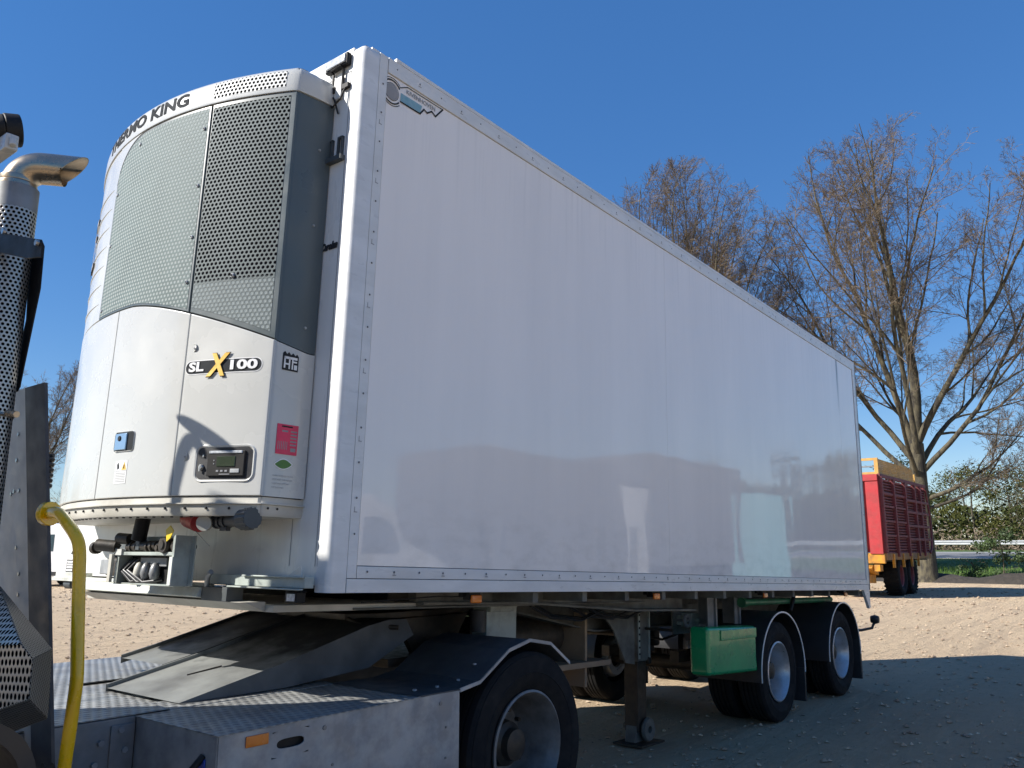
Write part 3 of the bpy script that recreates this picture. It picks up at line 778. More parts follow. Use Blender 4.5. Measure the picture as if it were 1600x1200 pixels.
g = G(); g.prism([(.10, 1.256), (.20, 1.256), (.115, 1.30)], 0, -.03, -.027); obj('gusset', g, 'white', TR)
g = G(); g.box(-.05, -.01, 2.10, 2.50, 1.205, 1.235); g.box(-.06, -.01, 2.02, 2.54, ZB - .004, 1.20); obj('far_ledge', g, 'beam', TR, bevel=.003)
g = G(); g.cyl((-.02, 2.39, 1.165), (-.02, 2.30, 1.165), .028, n=14); obj('rubber_buffer', g, 'darkgrey', TR, bevel=.004)
g = G(); g.box(-.05, .0, .10, .185, 1.142, 1.186); g.box(-.04, .0, .09, .195, 1.186, 1.192); lm = obj('front_lamp', g, 'blackmetal', TR, bevel=.004)
g = G(); g.box(-.056, -.050, .11, .165, 1.148, 1.180); obj('lamp_lens', g, 'clear', lm, bevel=.002)
# socket box
g = G(); bx0, bx1 = -.275, -.195
g.box(bx0 - .01, bx1, .735, .755, 1.195, 1.43); g.box(bx0, bx1, 1.275, 1.30, 1.195, 1.36)
g.box(bx0, bx1, .765, 1.30, 1.335, 1.352); g.box(bx1 - .008, bx1, .70, 1.30, 1.195, 1.43); g.box(bx0 + .02, bx1, .765, 1.30, 1.192, 1.20)
sb = obj('socket_box', g, 'chassis', TR, bevel=.002)
g = G(); g.box(bx0 - .016, bx0 - .010, .735, .762, 1.20, 1.33); obj('box_post', g, 'beam', sb); g = G(); g.box(bx0 - .002, bx1, 1.285, 1.302, 1.20, 1.30); obj('box_post', g, 'beam', sb)
g = G(); g.box(bx1 - .012, bx1 - .009, .80, 1.27, 1.203, 1.333); obj('box_back', g, 'blackmetal', sb)
g = G(); g.box(bx0 + .05, bx0 + .06, .90, 1.15, 1.285, 1.325); obj('hanger_plate', g, 'galvdark', sb)
for i, (y, m_) in enumerate(((1.14, 'capwhite'), (1.07, 'galvdark'), (.985, 'galvdark'))):
    g = G(); g.lathe([(0.001, -.04), (.018, -.035), (.026, -.01), (.022, .02), (.012, .04), (.001, .045)], (bx0 + .04, y, 1.258), 2, 14)
    c = obj('dummy_coupling', g, m_, sb, smooth=60)
g = G()
for k, (ya, yb) in enumerate(((1.22, 1.02), (1.18, .95), (1.25, 1.12))):
    g.tube([(bx0 + .06, ya, 1.32), (bx0 + .02, ya + .03, 1.26), (bx0 + .03, (ya + yb) / 2, 1.205), (bx0 + .07, yb, 1.22)], .009, 8)
obj('air_hoses', g, 'black', sb, smooth=60)
# couplings on the top of the box
def coupling(y, z, r, ln, m_, dx=0.0, nm='air_coupling', tilt=0.0):
    g = G(); p = V((bx0 + .05 + dx, y, z)); q = p + V((-ln, tilt, 0))
    g.cyl(p, q, r, r, 16); g.cyl(q, q + V((-.014, 0, 0)), r * 1.2, r * 1.1, 16); g.cyl(q + V((-.0145, 0, 0)), q + V((-.022, 0, 0)), r * .7, r * .6, 12)
    g.cyl(p, p + V((.07, 0, 0)), r * .55, n=10)
    return obj(nm, g, m_, sb, smooth=45)
coupling(.845, 1.385, .034, .05, 'grease'); coupling(.775, 1.38, .024, .03, 'grease'); coupling(.925, 1.372, .020, .03, 'grease')
g = G(); g.cyl((bx0 + .03, 1.24, 1.375), (bx0 + .03, .96, 1.385), .024, n=14)
for y in (1.20, 1.15, 1.04, 1.0): g.cyl((bx0 + .03, y, 1.377), (bx0 + .03, y - .012, 1.377), .030, n=14)
obj('coupling_manifold', g, 'grease', sb, smooth=40)
g = G(); g.box(bx0 + .005, bx0 + .05, 1.10, 1.14, 1.36, 1.41); obj('manifold_block', g, 'darkgrey', sb, bevel=.004)
g = G(); g.cyl((bx0 + .0, 1.30, 1.42), (bx0 + .02, 1.22, 1.415), .028, n=14); g.cyl((bx0 - .06, 1.40, 1.385), (bx0 + .0, 1.31, 1.378), .03, n=14)
g.cyl((bx0 - .01, 1.52, 1.372), (bx0 + .0, 1.36, 1.38), .022, n=12)
g.cyl((bx0 - .01, 1.53, 1.371), (bx0 - .01, 1.50, 1.372), .032, n=14); obj('hose_coupling', g, 'grease', sb, smooth=40)
g = G(); g.box(bx0 - .01, bx0 + .005, 1.24, 1.30, 1.335, 1.365); g.box(bx0 - .012, bx0, 1.30, 1.36, 1.345, 1.37); obj('white_bracket', g, 'white', sb)
g = G(); g.prism([(.80, 1.40), (.815, 1.455), (.78, 1.475), (.745, 1.45), (.77, 1.415)], 0, bx0 - .02, bx0 - .016); obj('yellow_tag', g, 'yellowtag', sb)
# junction box and bracket left of the socket box
g = G(); g.box(-.16, -.02, 1.45, 1.66, 1.225, 1.325); obj('junction_box', g, 'grease', TR, bevel=.02)
g = G(); g.box(-.165, -.155, 1.60, 1.70, 1.235, 1.315); obj('connector_cover', g, 'galv', TR, bevel=.01)
g = G(); g.tube([(-.02, 1.80, 1.40), (-.035, 1.80, 1.37), (-.03, 1.79, 1.30)], .012, 8); obj('rubber_latch', g, 'black', TR, smooth=50)
g = G(); g.box(-.30, -.285, 1.302, 1.33, 1.20, 1.34)
obj('perforated_bracket', g, 'tray', TR)
# conduit from the unit down to the box
g = G(); g.cyl((-.26, 1.10, 1.545), (-.26, 1.13, 1.41), .036, n=16)
obj('cable_conduit', g, 'blackmetal', TR, smooth=40)
# mains socket and plug below the unit
g = G(); g.cyl((-.20, .78, 1.515), (-.235, .63, 1.486), .046, .042, 18); g.cyl((-.22, .70, 1.56), (-.22, .70, 1.50), .035, n=12)
sk = obj('mains_socket', g, 'red', TR, smooth=40)
g = G(); g.cyl((-.235, .57, 1.488), (-.262, .55, 1.484), .036, n=20); g.box(-.25, -.22, .54, .575, 1.50, 1.56); obj('socket_cap', g, 'capwhite', sk, smooth=40)
g = G(); g.cyl((-.20, .54, 1.495), (-.20, .30, 1.50), .030, n=18)
for y in (.54, .50, .46, .36): g.cyl((-.20, y, 1.496), (-.20, y - .012, 1.496), .036, n=18)
g.box(-.215, -.19, .44, .49, 1.45, 1.47); obj('mains_plug', g, 'black', sk, smooth=40)
g = G(); g.cyl((-.20, .33, 1.50), (-.205, .25, 1.503), .048, .045, 20)
for i in range(14):
    a = 2 * pi * i / 14; g.cyl((-.20 + .046 * cos(a), .325, 1.50 + .046 * sin(a)), (-.205 + .046 * cos(a), .255, 1.503 + .046 * sin(a)), .005, n=6)
obj('plug_end_cap', g, 'darkgrey', sk, smooth=40)
g = G(); g.tube([(-.27, .60, 1.45), (-.26, .54, 1.41), (-.25, .50, 1.38)], .0015, 5); obj('cap_string', g, 'black', sk)
g = G(); g.tube([(-.09, .75, 1.20), (-.12, .70, 1.245), (-.13, .66, 1.265)], .013, 8); obj('lever', g, 'galv', TR, smooth=50)

# ------------------------------------------------------------------ underframe
g = G()
for y in (.36, 2.14):
    g = G(); g.box(.95, 3.4, y, y + .06, 1.095, ZB - .004); g.box(.5, 3.4, y - .03, y + .09, 1.090, 1.10); obj('gooseneck_channel', g, 'chassis_dark', TR, bevel=.002)
for y in (.86, 1.70):
    g = G(); web = [(1.2, 1.183), (7.9, 1.183), (7.9, .86), (3.4, .86), (2.2, 1.06), (1.2, 1.09)]
    g.prism(web, 1, y - .005, y + .005)
    for z0, z1, xa, xb in ((1.170, 1.183, 1.2, 7.9),): g.box(xa, xb, y - .07, y + .07, z0, z1)
    g.prism([(7.9, .86), (3.4, .86), (2.2, 1.06), (1.2, 1.09), (1.2, 1.078), (2.2, 1.048), (3.4, .848), (7.9, .848)], 1, y - .07, y + .07)
    obj('main_beam', g, 'chassis_dark', TR)
x = 1.6; i = 0
while x < 7.9:
    g = G(); g.box(x, x + .05, .05, .79, 1.125, ZB - .004); g.box(x, x + .05, .93, 1.63, 1.08, ZB - .004); g.box(x, x + .05, 1.77, 2.5, 1.125, ZB - .004)
    obj('crossmember', g, 'chassis_dark', TR); x += .52
# sloping lower flange seen from the side
g = G(); g.prism([(.95, 1.125), (1.9, 1.115), (3.2, 1.045), (4.2, 1.03), (4.2, 1.015), (3.2, 1.03), (1.9, 1.10), (.95, 1.11)], 1, .30, .44)
g.prism([(1.9, 1.115), (3.2, 1.045), (4.2, 1.03), (4.2, 1.18), (1.9, 1.18)], 1, .43, .437)
obj('side_flange', g, 'chassis_dark', TR, bevel=.002)
# king pin coupler and bearing plate
g = G(); g.lathe([(.045, 1.09), (.045, 1.04), (.036, 1.03), (.036, .99), (.045, .98), (.045, .96)], (1.55, 1.28, 0), 2, 20); obj('king_pin', g, 'grease', TR, smooth=40)
g = G(); g.box(.95, 2.1, .62, 1.94, 1.075, 1.088); obj('bearing_plate', g, 'grease', TR)
# front support boxes behind the tractor
g = G(); g.box(1.72, 2.02, .50, .62, .70, 1.10); g.prism([(1.72, 1.10), (2.02, 1.10), (1.95, 1.05), (1.72, 1.05)], 1, .47, .50); obj('support_box', g, 'chassis', TR, bevel=.004)
g = G(); g.box(1.72, 2.02, 1.94, 2.06, .70, 1.10); obj('support_box', g, 'chassis', TR, bevel=.004)
g = G(); g.cyl((1.66, .52, 1.06), (1.66, .52, .93), .05, n=16); obj('air_bellows', g, 'black', TR, smooth=40)
# landing gear (two legs)
def landing_leg(y, front):
    def lz(z, x=4.0): return w2loc((x, y, z)).z
    g = G(); g.box(3.88, 4.05, y - .08, y + .08, .60, 1.13); g.box(3.86, 3.88, y - .09, y + .09, .60, 1.10)
    lg = obj('landing_leg', g, 'chassis_dark', TR, bevel=.006)
    g = G(); g.box(4.051, 4.065, y - .09, y - .02, .62, 1.10); g.box(3.86, 3.885, y - .098, y - .091, .62, 1.12); obj('leg_channel', g, 'chassis', lg)
    g = G()
    for i in range(9): g.cyl((3.873, y - .092, .66 + i * .052), (3.873, y - .102, .66 + i * .052), .009, n=8)
    obj('leg_bolts', g, 'blackmetal', lg, kind='stuff')
    g = G(); zb = w2loc((4.0, y, .10)).z; g.box(3.895, 4.035, y - .065, y + .065, zb, .62); g.cyl((4.06, y - .09, .60), (4.06, y + .02, .60), .03, n=12)
    obj('inner_leg', g, 'grease', lg, bevel=.006)
    g = G(); z0 = w2loc((4.0, y, .0)).z + .012
    g.prism([(3.87, z0 + .01), (4.06, z0 + .01), (4.02, z0 + .16), (3.90, z0 + .16)], 1, y - .05, y + .05); g.cyl((3.965, y - .11, z0 + .12), (3.965, y + .11, z0 + .12), .022, n=12)
    obj('foot', g, 'chassis_dark', lg, bevel=.004)
    g = G(); g.lathe([(.03, -.02), (.085, -.02), (.095, 0), (.085, .02), (.03, .02), (.03, -.02)], (4.0, y - .095, z0 + .105), 1, 22); obj('foot_roller', g, 'chassis_dark', lg, smooth=40)
    g = G(); g.box(3.80, 4.18, y - .15, y + .12, z0 - .008, z0 + .008); obj('foot_plate', g, 'grease', lg)
    g = G(); g.prism([(3.30, 1.10), (3.84, 1.10), (3.84, .58), (3.70, .60), (3.52, .86), (3.34, 1.0)], 1, y - .07, y - .055); g.prism([(3.30, 1.10), (3.84, 1.10), (3.84, 1.085), (3.34, 1.0)], 1, y - .085, y + .05)
    obj('leg_brace_plate', g, 'chassis_dark', lg)
    return lg
landing_leg(.755, 1); landing_leg(1.80, 0)
g = G(); g.cyl((4.0, .84, .80), (4.0, 1.72, .80), .02, n=10); g.cyl((3.98, .66, .86), (3.98, .40, .86), .012, n=8); obj('gear_shaft', g, 'grease', TR)
# control valves behind the leg
g = G(); g.box(4.35, 5.0, .60, .615, .80, 1.05); obj('valve_panel', g, 'chassis_dark', TR)
g = G(); g.box(4.50, 4.68, .50, .60, .86, .98); g.box(4.42, 4.5, .56, .60, .88, .96); g.cyl((4.60, .50, .92), (4.60, .47, .92), .018, n=12); obj('brake_valve', g, 'chassis', TR, bevel=.004)
g = G(); g.lathe([(.03, -.01), (.055, -.012), (.062, 0), (.055, .012), (.03, .01), (.03, -.01)], (4.42, .50, .92), 1, 20); g.cyl((4.42, .60, .92), (4.42, .49, .92), .012, n=8); obj('hand_wheel', g, 'galvdark', TR, smooth=40)
g = G(); g.tube([(4.78, .45, 1.10), (4.78, .45, .99)], .02, 10); g.cyl((4.78, .45, 1.06), (4.78, .45, 1.03), .034, n=12); obj('hanging_valve', g, 'galv', TR, smooth=40)
g = G(); g.box(4.75, 4.83, .44, .447, .84, .98); obj('white_tag', g, 'sign_white', TR, bevel=.003)
g = G(); rv = random.Random(11)
for i in range(10):
    y = rv.uniform(.95, 1.6); xa = rv.uniform(2.2, 4.5); xb = xa + rv.uniform(1.0, 2.5); z = rv.uniform(.82, 1.05)
    g.tube([(xa, y, z + .06), (xa + .3, y + .05, z - .04), ((xa + xb) / 2, y + rv.uniform(-.1, .1), z - rv.uniform(.05, .14)), (xb, y, z + .03)], .012, 6)
for i in range(6):
    y = rv.uniform(.45, .7); xa = rv.uniform(2.0, 4.3)
    g.tube([(xa, y, 1.08), (xa + .25, y + .02, 1.0), (xa + .6, y, .97), (xa + 1.0, y + .03, 1.05)], .010, 6)
obj('air_lines', g, 'black', TR, smooth=60, kind='stuff')
g = G(); g.cyl((2.35, 1.05, .82), (3.15, 1.05, .82), .15, n=24); g.cyl((2.35, 1.50, .80), (3.15, 1.50, .80), .15, n=24); obj('air_tank', g, 'grease', TR, bevel=.02)
g = G(); g.box(2.5, 3.5, .70, 1.9, .60, .64); g.box(3.2, 3.23, .75, 1.85, .45, 1.0); obj('rear_guard_plate', g, 'clod', TR)
# brackets and green tool box
for xa, xb in ((4.50, 4.66), (5.06, 5.16)):
    g = G(); g.box(xa, xb, .34, .352, .88, ZB - .004); g.box(xb - .014, xb, .352, .50, .88, ZB - .004); g.box(xb - .03, xb, .325, .34, .88, ZB - .004)
    obj('box_bracket', g, 'galvdark', TR)
def toolbox(y0, y1, x0=4.0, x1=4.96):
    g = G(); pts = [(x0, .60), (x0, .91), (x1, .935), (x1, .56)]
    g.prism([(x0, .525), (x0, .900), (x1, .880), (x1, .495)], 1, y0, y1)
    b = obj('green_toolbox', g, 'greenpaint', TR, bevel=.03, seg=4)
    g = G(); g.box(x0 + .22, x1 - .02, y0 - .010, y0 - .001, .785, .868); obj('toolbox_lid', g, 'greenpaint', b, bevel=.008)
    g = G(); g.box(x1 - .01, x1 + .03, y0 + .02, y0 + .06, .50, .58); obj('toolbox_catch', g, 'greenpaint', b)
    return b
toolbox(.10, .27); toolbox(2.0, 2.46, 3.4, 4.4)
g = G(); g.tube([(5.15, .30, 1.07), (7.6, .30, 1.075)], .03, 10); g.cyl((5.12, .30, 1.07), (5.2, .30, 1.07), .045, n=10); g.box(5.5, 7.8, .60, .66, 1.02, 1.08)
obj('green_crossbar', g, 'greenbeam', TR, smooth=40)
g = G(); g.tube([(6.35, .25, 1.18), (6.3, .25, 1.08), (6.2, .25, .98)], .02, 8); obj('hanger_hook', g, 'blackmetal', TR); g = G(); g.tube([(7.55, .3, 1.15), (7.6, .3, 1.02)], .015, 8); obj('hanger_hook', g, 'blackmetal', TR)
for x, z, m_ in ((1.089, 1.150, 'orange'), (3.067, 1.150, 'orange'), (5.067, 1.145, 'orange'), (7.35, 1.14, 'orange')):
    g = G(); g.box(x - .045, x + .045, .056, .10, 1.145, 1.184); g.box(x - .06, x + .06, .09, .12, 1.16, 1.186); b = obj('side_marker_base', g, 'blackmetal', TR)
    g = G(); g.box(x - .04, x + .04, .035, .056, z - .022, z + .022); obj('side_marker', g, m_, b, bevel=.008)
g = G(); g.tube([(.5, .30, 1.13), (.7, .29, 1.14), (.95, .2, 1.16), (1.08, .12, 1.16)], .004, 5); obj('marker_cable', g, 'black', TR)

# wheels ------------------------------------------------------------
def tyre_mesh(R, wd, rim, grooves=4, name='tyre'):
    """profile centred on 0 along the axle"""
    h = wd / 2; pr = [(rim - .004, -h * .72), (rim + .02, -h * .80), (rim + (R - rim) * .35, -h * .98), (rim + (R - rim) * .65, -h), (R - .035, -h * .93), (R - .012, -h * .84), (R - .003, -h * .78)]
    tread = []
    for i in range(grooves):
        c = -h * .78 + (i + 1) * (1.56 * h) / (grooves + 1); gw = .005
        tread += [(R, c - gw * 1.4), (R - .012, c - gw), (R - .012, c + gw), (R, c + gw * 1.4)]
    k = rim + (R - rim) * .48; pr = pr[:3] + [(k - .004, -h * .995), (k, -h * 1.02), (k + .004, -h)] + pr[3:5] + [(R - .026, -h * .93), (R - .024, -h * .89), (R - .018, -h * .88)] + pr[5:]
    pr += tread + [(r, -x) for r, x in pr[::-1]]
    return pr
def wheel(parent, nm, x, y, z, R, wd, rim, out=-1, deep=True, rimmat='alloy', dirty=False, hub=True, loc=False):
    """dual wheel; `out` = direction of the outer side along Y"""
    c = (x, y, z)
    g = G(); g.lathe([(r, o * 1.0) for r, o in tyre_mesh(R, wd, rim)], c, 1, 72)
    t = obj(nm, g, 'rubber', parent, smooth=28)
    s = out
    prof = [(rim + .006, wd * .40), (rim + .008, wd * .44), (rim - .004, wd * .46), (rim - .012, wd * .42), (rim - .016, wd * .36), (rim - .030, wd * .28), (rim - .034, wd * .10),
            (rim - .050, -.01), (rim - .054, -.08), (rim - .075, -.118), (rim * .52, -.122), (rim * .50, -.11), (rim * .42, -.11)]
    g = G(); g.lathe([(r, o * s) for r, o in prof], c, 1, 48); rm = obj('rim', g, rimmat, t, smooth=35)
    g = G()
    g.lathe([(rim * .43, -.07 * s), (rim * .40, -.02 * s), (rim * .30, .0), (rim * .28, .04 * s), (rim * .1, .055 * s), (.001, .055 * s)], c, 1, 32)
    hb = obj('hub', g, 'grease', t, smooth=35)
    g = G()
    for i in range(10):
        a = 2 * pi * i / 10; q = V((x + rim * .60 * cos(a), y - .078 * s, z + rim * .60 * sin(a))); g.cyl(q, q + V((0, .03 * s, 0)), .013, n=6)
    obj('wheel_nuts', g, 'bolt' if not dirty else 'grease', t, kind='stuff')
    return t
TWR = .449; TWD = .25
for ax in (5.541, 5.541 + 1.81):
    for side in (0, 1):
        c = w2loc((ax, 0, TWR)); yo = .12 + TWD / 2
        ys_ = (yo, yo + .30) if side == 0 else (W - yo, W - yo - .30)
        wheel(TR, 'wheel', c.x, ys_[0], c.z, TWR, TWD, .262, out=-1 if side == 0 else 1)
        wheel(TR, 'wheel', c.x, ys_[1], c.z, TWR, TWD, .262, out=-1 if side == 0 else 1)
        # mudguard
        a0, a1 = (radians(-4), radians(186)); Rg = .535
        y0, y1 = (.085, .72) if side == 0 else (W - .72, W - .085)
        g = G(); g.lathe([(Rg, 0), (Rg, y1 - y0), (Rg + .008, y1 - y0), (Rg + .008, 0), (Rg, 0)], (c.x, y0, c.z), 1, 28, a0, a1)
        mg = obj('mudguard', g, 'black', TR, smooth=30)
        g = G(); ye = y0 - .006 if side == 0 else y1
        g.lathe([(Rg - .004, 0), (Rg - .004, .006), (Rg + .010, .006), (Rg + .010, 0), (Rg - .004, 0)], (c.x, ye, c.z), 1, 28, a0, a1)
        obj('mudguard_edge', g, 'rail', mg, smooth=30)
        g = G(); xf = c.x + Rg + .002; zt = c.z + (.0 if ax < 6 else .12); zb2 = w2loc((xf, 0, .12)).z
        xo = 0 if ax < 6 else .10
        g.box(xf - .02, xf + .015 + xo * .1, y0, y1, zb2, zt); obj('mud_flap', g, 'black', mg)
    g = G(); c = w2loc((ax, 0, TWR)); g.cyl((c.x, .6, c.z), (c.x, W - .6, c.z), .07, n=16); g.box(c.x - .6, c.x + .3, .86, .95, c.z + .06, c.z + .16); g.box(c.x - .6, c.x + .3, 1.62, 1.71, c.z + .06, c.z + .16)
    obj('axle', g, 'grease', TR)
    for y in (.9, 1.66):
        g = G(); g.cyl((c.x + .25, y, c.z + .12), (c.x + .25, y, .9), .12, n=18); obj('air_spring', g, 'black', TR, bevel=.02)
g = G(); g.cyl((6.1, .60, .80), (6.55, .60, .80), .035, n=12); g.cyl((5.0, .6, .75), (5.1, .6, .75), .04, n=12); obj('damper', g, 'galvdark', TR, smooth=40)
# rear lamp arm and underrun bar
g = G(); g.box(7.95, 8.03, .25, 2.3, .62, .74); g.box(7.9, 8.0, .85, .95, .7, 1.18); g.box(7.9, 8.0, 1.62, 1.72, .7, 1.18); g.box(7.95, 8.1, .30, .60, .70, .90); ub = obj('underrun_bar', g, 'blackmetal', TR, bevel=.004)
g = G(); g.tube([(8.05, .28, .72), (8.3, .18, .715), (8.45, .10, .74), (8.47, .08, .80)], .016, 8); g.lathe([(.001, -.05), (.04, -.045), (.055, 0), (.04, .045), (.001, .05)], (8.48, .07, .84), 1, 16)
obj('outrigger_lamp', g, 'black', ub, smooth=50)

# ------------------------------------------------------------------ tractor truck (world coordinates)
TK = thing('tractor_truck', 'truck tractor with galvanised rear deck, exhaust stack and yellow handrail, under the white trailer nose', 'truck')
ZD = .88
def gal(name, g, m='galv', bevel=.002, **k): return obj(name, g, m, TK, bevel=bevel, seg=2, **k)
# near side box of plates
g = G(); n0 = len(g.v)
def plate_with_slot():
    g = G()
    # outer plate with an elongated slot cut as a ring of faces
    X0, X1, Z0, Z1 = -.45, .897, .30, ZD
    cx, cz, w_, h_ = -.12, .806, .135, .038
    n = 28; inn = [(cx + w_ / 2 * (abs(cos(a)) ** .6) * (1 if cos(a) >= 0 else -1), cz + h_ / 2 * (abs(sin(a)) ** .8) * (1 if sin(a) >= 0 else -1)) for a in [2 * pi * i / n for i in range(n)]]
    bx0, bx1, bz0, bz1 = cx - .09, cx + .09, cz - .05, cz + .05
    outp = []
    for i in range(n):
        a = 2 * pi * i / n; c, s_ = cos(a), sin(a); k = min((.09) / max(1e-6, abs(c)), .05 / max(1e-6, abs(s_))); outp.append((cx + c * k, cz + s_ * k))
    for ya in (-.04, -.034):
        o = len(g.v); g.v += [(x, ya, z) for x, z in inn] + [(x, ya, z) for x, z in outp]
        g.f += [(o + i, o + (i + 1) % n, o + n + (i + 1) % n, o + n + i) for i in range(n)]
    g.f += [(i, (i + 1) % n, 2 * n + (i + 1) % n, 2 * n + i) for i in range(n)]
    for a in ((X0, bx0, Z0, Z1), (bx1, X1, Z0, Z1), (bx0, bx1, bz1, Z1), (bx0, bx1, Z0, bz0)):
        g.box(a[0], a[1], -.04, -.034, a[2], a[3])
    return g
sp_ = obj('side_plate', plate_with_slot(), 'galv', TK)
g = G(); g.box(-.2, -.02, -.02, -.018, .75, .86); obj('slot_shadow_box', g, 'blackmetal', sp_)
g = G(); g.box(-.335, -.232, -.049, -.0405, .820, .862); obj('orange_reflector', g, 'orange', sp_, bevel=.003)
g = G()
for x, z in ((.76, .835), (.80, .72), (.80, .58), (.42, .60), (.1, .68), (.05, .835), (-.38, .74)): g.cyl((x, -.0405, z), (x, -.044, z), .010 if z > .8 else .006, n=10)
obj('plate_bolts', g, 'galvdark', sp_, kind='stuff')
g = G(); g.box(-.454, -.448, -.034, .573, .30, ZD); fp = gal('front_plate', g)
g = G(); g.box(-.462, -.455, .03, .075, .74, .79); gal('blue_clip', g, 'blue')
g = G(); g.tube([(-.455, .05, .80), (-.50, .05, .76), (-.49, .05, .66), (-.47, .06, .55)], .014, 8); obj('blue_hose_end', g, 'blackmetal', TK, smooth=50)
# deck plates
def deck(nm, x0, x1, y0, y1, z=ZD, m='tread'):
    g = G(); g.box(x0, x1, y0, y1, z, z + .005); return gal(nm, g, m, .0015)
deck('tread_plate', -.458, .62, -.044, .575); deck('tread_plate', -1.62, -.30, .58, 1.06, ZD + .008); deck('tread_plate', -1.62, -.30, 1.065, 1.60, ZD + .008)
deck('tread_plate', -1.62, -.30, 1.605, 1.93, ZD + .008); deck('tread_plate', -.458, .75, 1.93, 2.545); deck('tread_plate', -1.62, -.462, 1.935, 2.545, ZD - .02)
deck('tread_plate', -.297, .62, .804, 1.616, ZD - .012); deck('tread_plate', -.297, .62, .58, .80, ZD + .002); deck('tread_plate', -.297, .75, 1.62, 1.925, ZD + .002)
g = G(); g.box(-1.62, 2.3, .60, .66, .56, ZD - .01); g.box(-1.62, 2.3, .66, .74, .56, .575); fr = gal('frame_rail', g, 'fenderdark')
g = G(); g.box(-1.62, 2.3, 1.86, 1.92, .56, ZD - .01); gal('frame_rail', g, 'fenderdark')
g = G(); g.box(-1.62, -.455, .575, .60, .60, ZD + .005); g.box(-.56, -.46, .565, .575, .60, ZD - .02); gal('frame_side_plate', g, 'galvdark')
g = G()
for x, z in ((-.52, .84), (-.50, .76), (-.52, .68), (-.60, .80), (-.62, .72), (-.72, .84), (-.72, .75), (-.72, .66), (-.85, .83), (-.85, .72), (-1.0, .80), (-1.0, .70)):
    g.cyl((x, .576, z), (x, .556, z), .013, n=6)
obj('frame_bolts', g, 'galv', fr, kind='stuff')
g = G(); g.box(-1.62, -.46, -.02, .57, .44, .446); gal('step_tread', g, 'tread')
g = G(); g.box(-1.62, -.46, -.05, -.02, .36, .45); gal('step_edge', g)
# kingpin ramps
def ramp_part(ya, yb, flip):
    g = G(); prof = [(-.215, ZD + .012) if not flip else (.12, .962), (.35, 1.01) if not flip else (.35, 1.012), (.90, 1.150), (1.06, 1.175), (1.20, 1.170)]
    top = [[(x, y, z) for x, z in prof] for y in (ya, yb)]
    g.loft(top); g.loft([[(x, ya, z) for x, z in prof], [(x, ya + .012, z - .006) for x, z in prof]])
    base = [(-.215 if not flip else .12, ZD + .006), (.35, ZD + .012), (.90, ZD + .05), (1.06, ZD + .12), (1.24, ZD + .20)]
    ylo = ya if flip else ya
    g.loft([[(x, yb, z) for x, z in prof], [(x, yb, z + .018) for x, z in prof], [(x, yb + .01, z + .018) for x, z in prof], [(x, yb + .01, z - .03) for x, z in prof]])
    rp = gal('coupling_ramp', g, 'ramp', 0); g = G(); g.loft([[(x, ya, z) for x, z in prof], [(x, ya - .02, z) for x, z in base]]); g.loft([[(x, ya + .004, z - .002) for x, z in prof], [(x, ya - .016, z) for x, z in base]]); obj('ramp_side', g, 'fenderdark', rp); return rp  # side wall coloured darker than the ramp top, in place of shade
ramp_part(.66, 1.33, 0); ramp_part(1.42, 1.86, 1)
g = G(); g.tube([(.05, 1.05, .950), (.20, .98, .984)], .004, 5); obj('ramp_mark', g, 'grease', TK)
# fifth wheel
g = G()
pts = [(.98, .95), (1.15, .83), (1.6, .80), (1.95, .84), (2.12, .98), (1.72, 1.20), (1.72, 1.36), (2.12, 1.58), (1.95, 1.72), (1.6, 1.76), (1.15, 1.73), (.98, 1.61)]
g.prism(pts, 2, 1.16, 1.20); fw = gal('fifth_wheel', g, 'grease', .006)
g = G(); g.prism([(1.25, 1.16), (1.9, 1.16), (1.75, .95), (1.40, .95)], 1, .80, .84); g.prism([(1.25, 1.16), (1.9, 1.16), (1.75, .95), (1.40, .95)], 1, 1.72, 1.76)
g.box(1.1, 2.0, .70, 1.86, .90, .95); gal('fifth_wheel_stand', g, 'grease', .004)
g = G(); g.tube([(1.0, .95, 1.17), (.95, .80, 1.15), (1.1, .62, 1.13)], .014, 8); obj('release_handle', g, 'grease', TK, smooth=50)
# fenders
def fender(y0, y1, yin):
    prof = [(.60, ZD + .008), (.90, ZD + .004), (1.054, .905), (1.292, 1.040), (1.48, 1.078), (1.675, 1.044), (1.866, .918)]
    g = G(); g.loft([[(x, y, z) for x, z in prof] for y in (y0, y1)]); g.loft([[(x, y, z - .006) for x, z in prof] for y in (y0, y1)])
    g.loft([[(x, y0, z) for x, z in prof], [(x, y0, z - .006) for x, z in prof]]); g.loft([[(x, y1, z) for x, z in prof], [(x, y1, z - .006) for x, z in prof]])
    f = gal('fender', g, 'fenderdark', 0)
    g = G(); yy = y0 if y0 < 1 else y1
    pr = prof[1:]
    g.loft([[(x, yy - .004, z + .004) for x, z in pr], [(x, yy - .004, z - .014) for x, z in pr], [(x, yy + .003, z - .014) for x, z in pr], [(x, yy + .003, z + .004) for x, z in pr]], closed=False)
    obj('fender_edge', g, 'galv', f)
    g = G()
    for x, z in ((.86, .886), (1.02, .90), (1.15, .965), (.70, .889)): g.cyl((x, y0 + .12, z), (x, y0 + .12, z + .008), .010, n=8)
    obj('fender_bolts', g, 'galv', f, kind='stuff')
fender(-.04, .60, .6); fender(1.93, 2.54, 1.9)
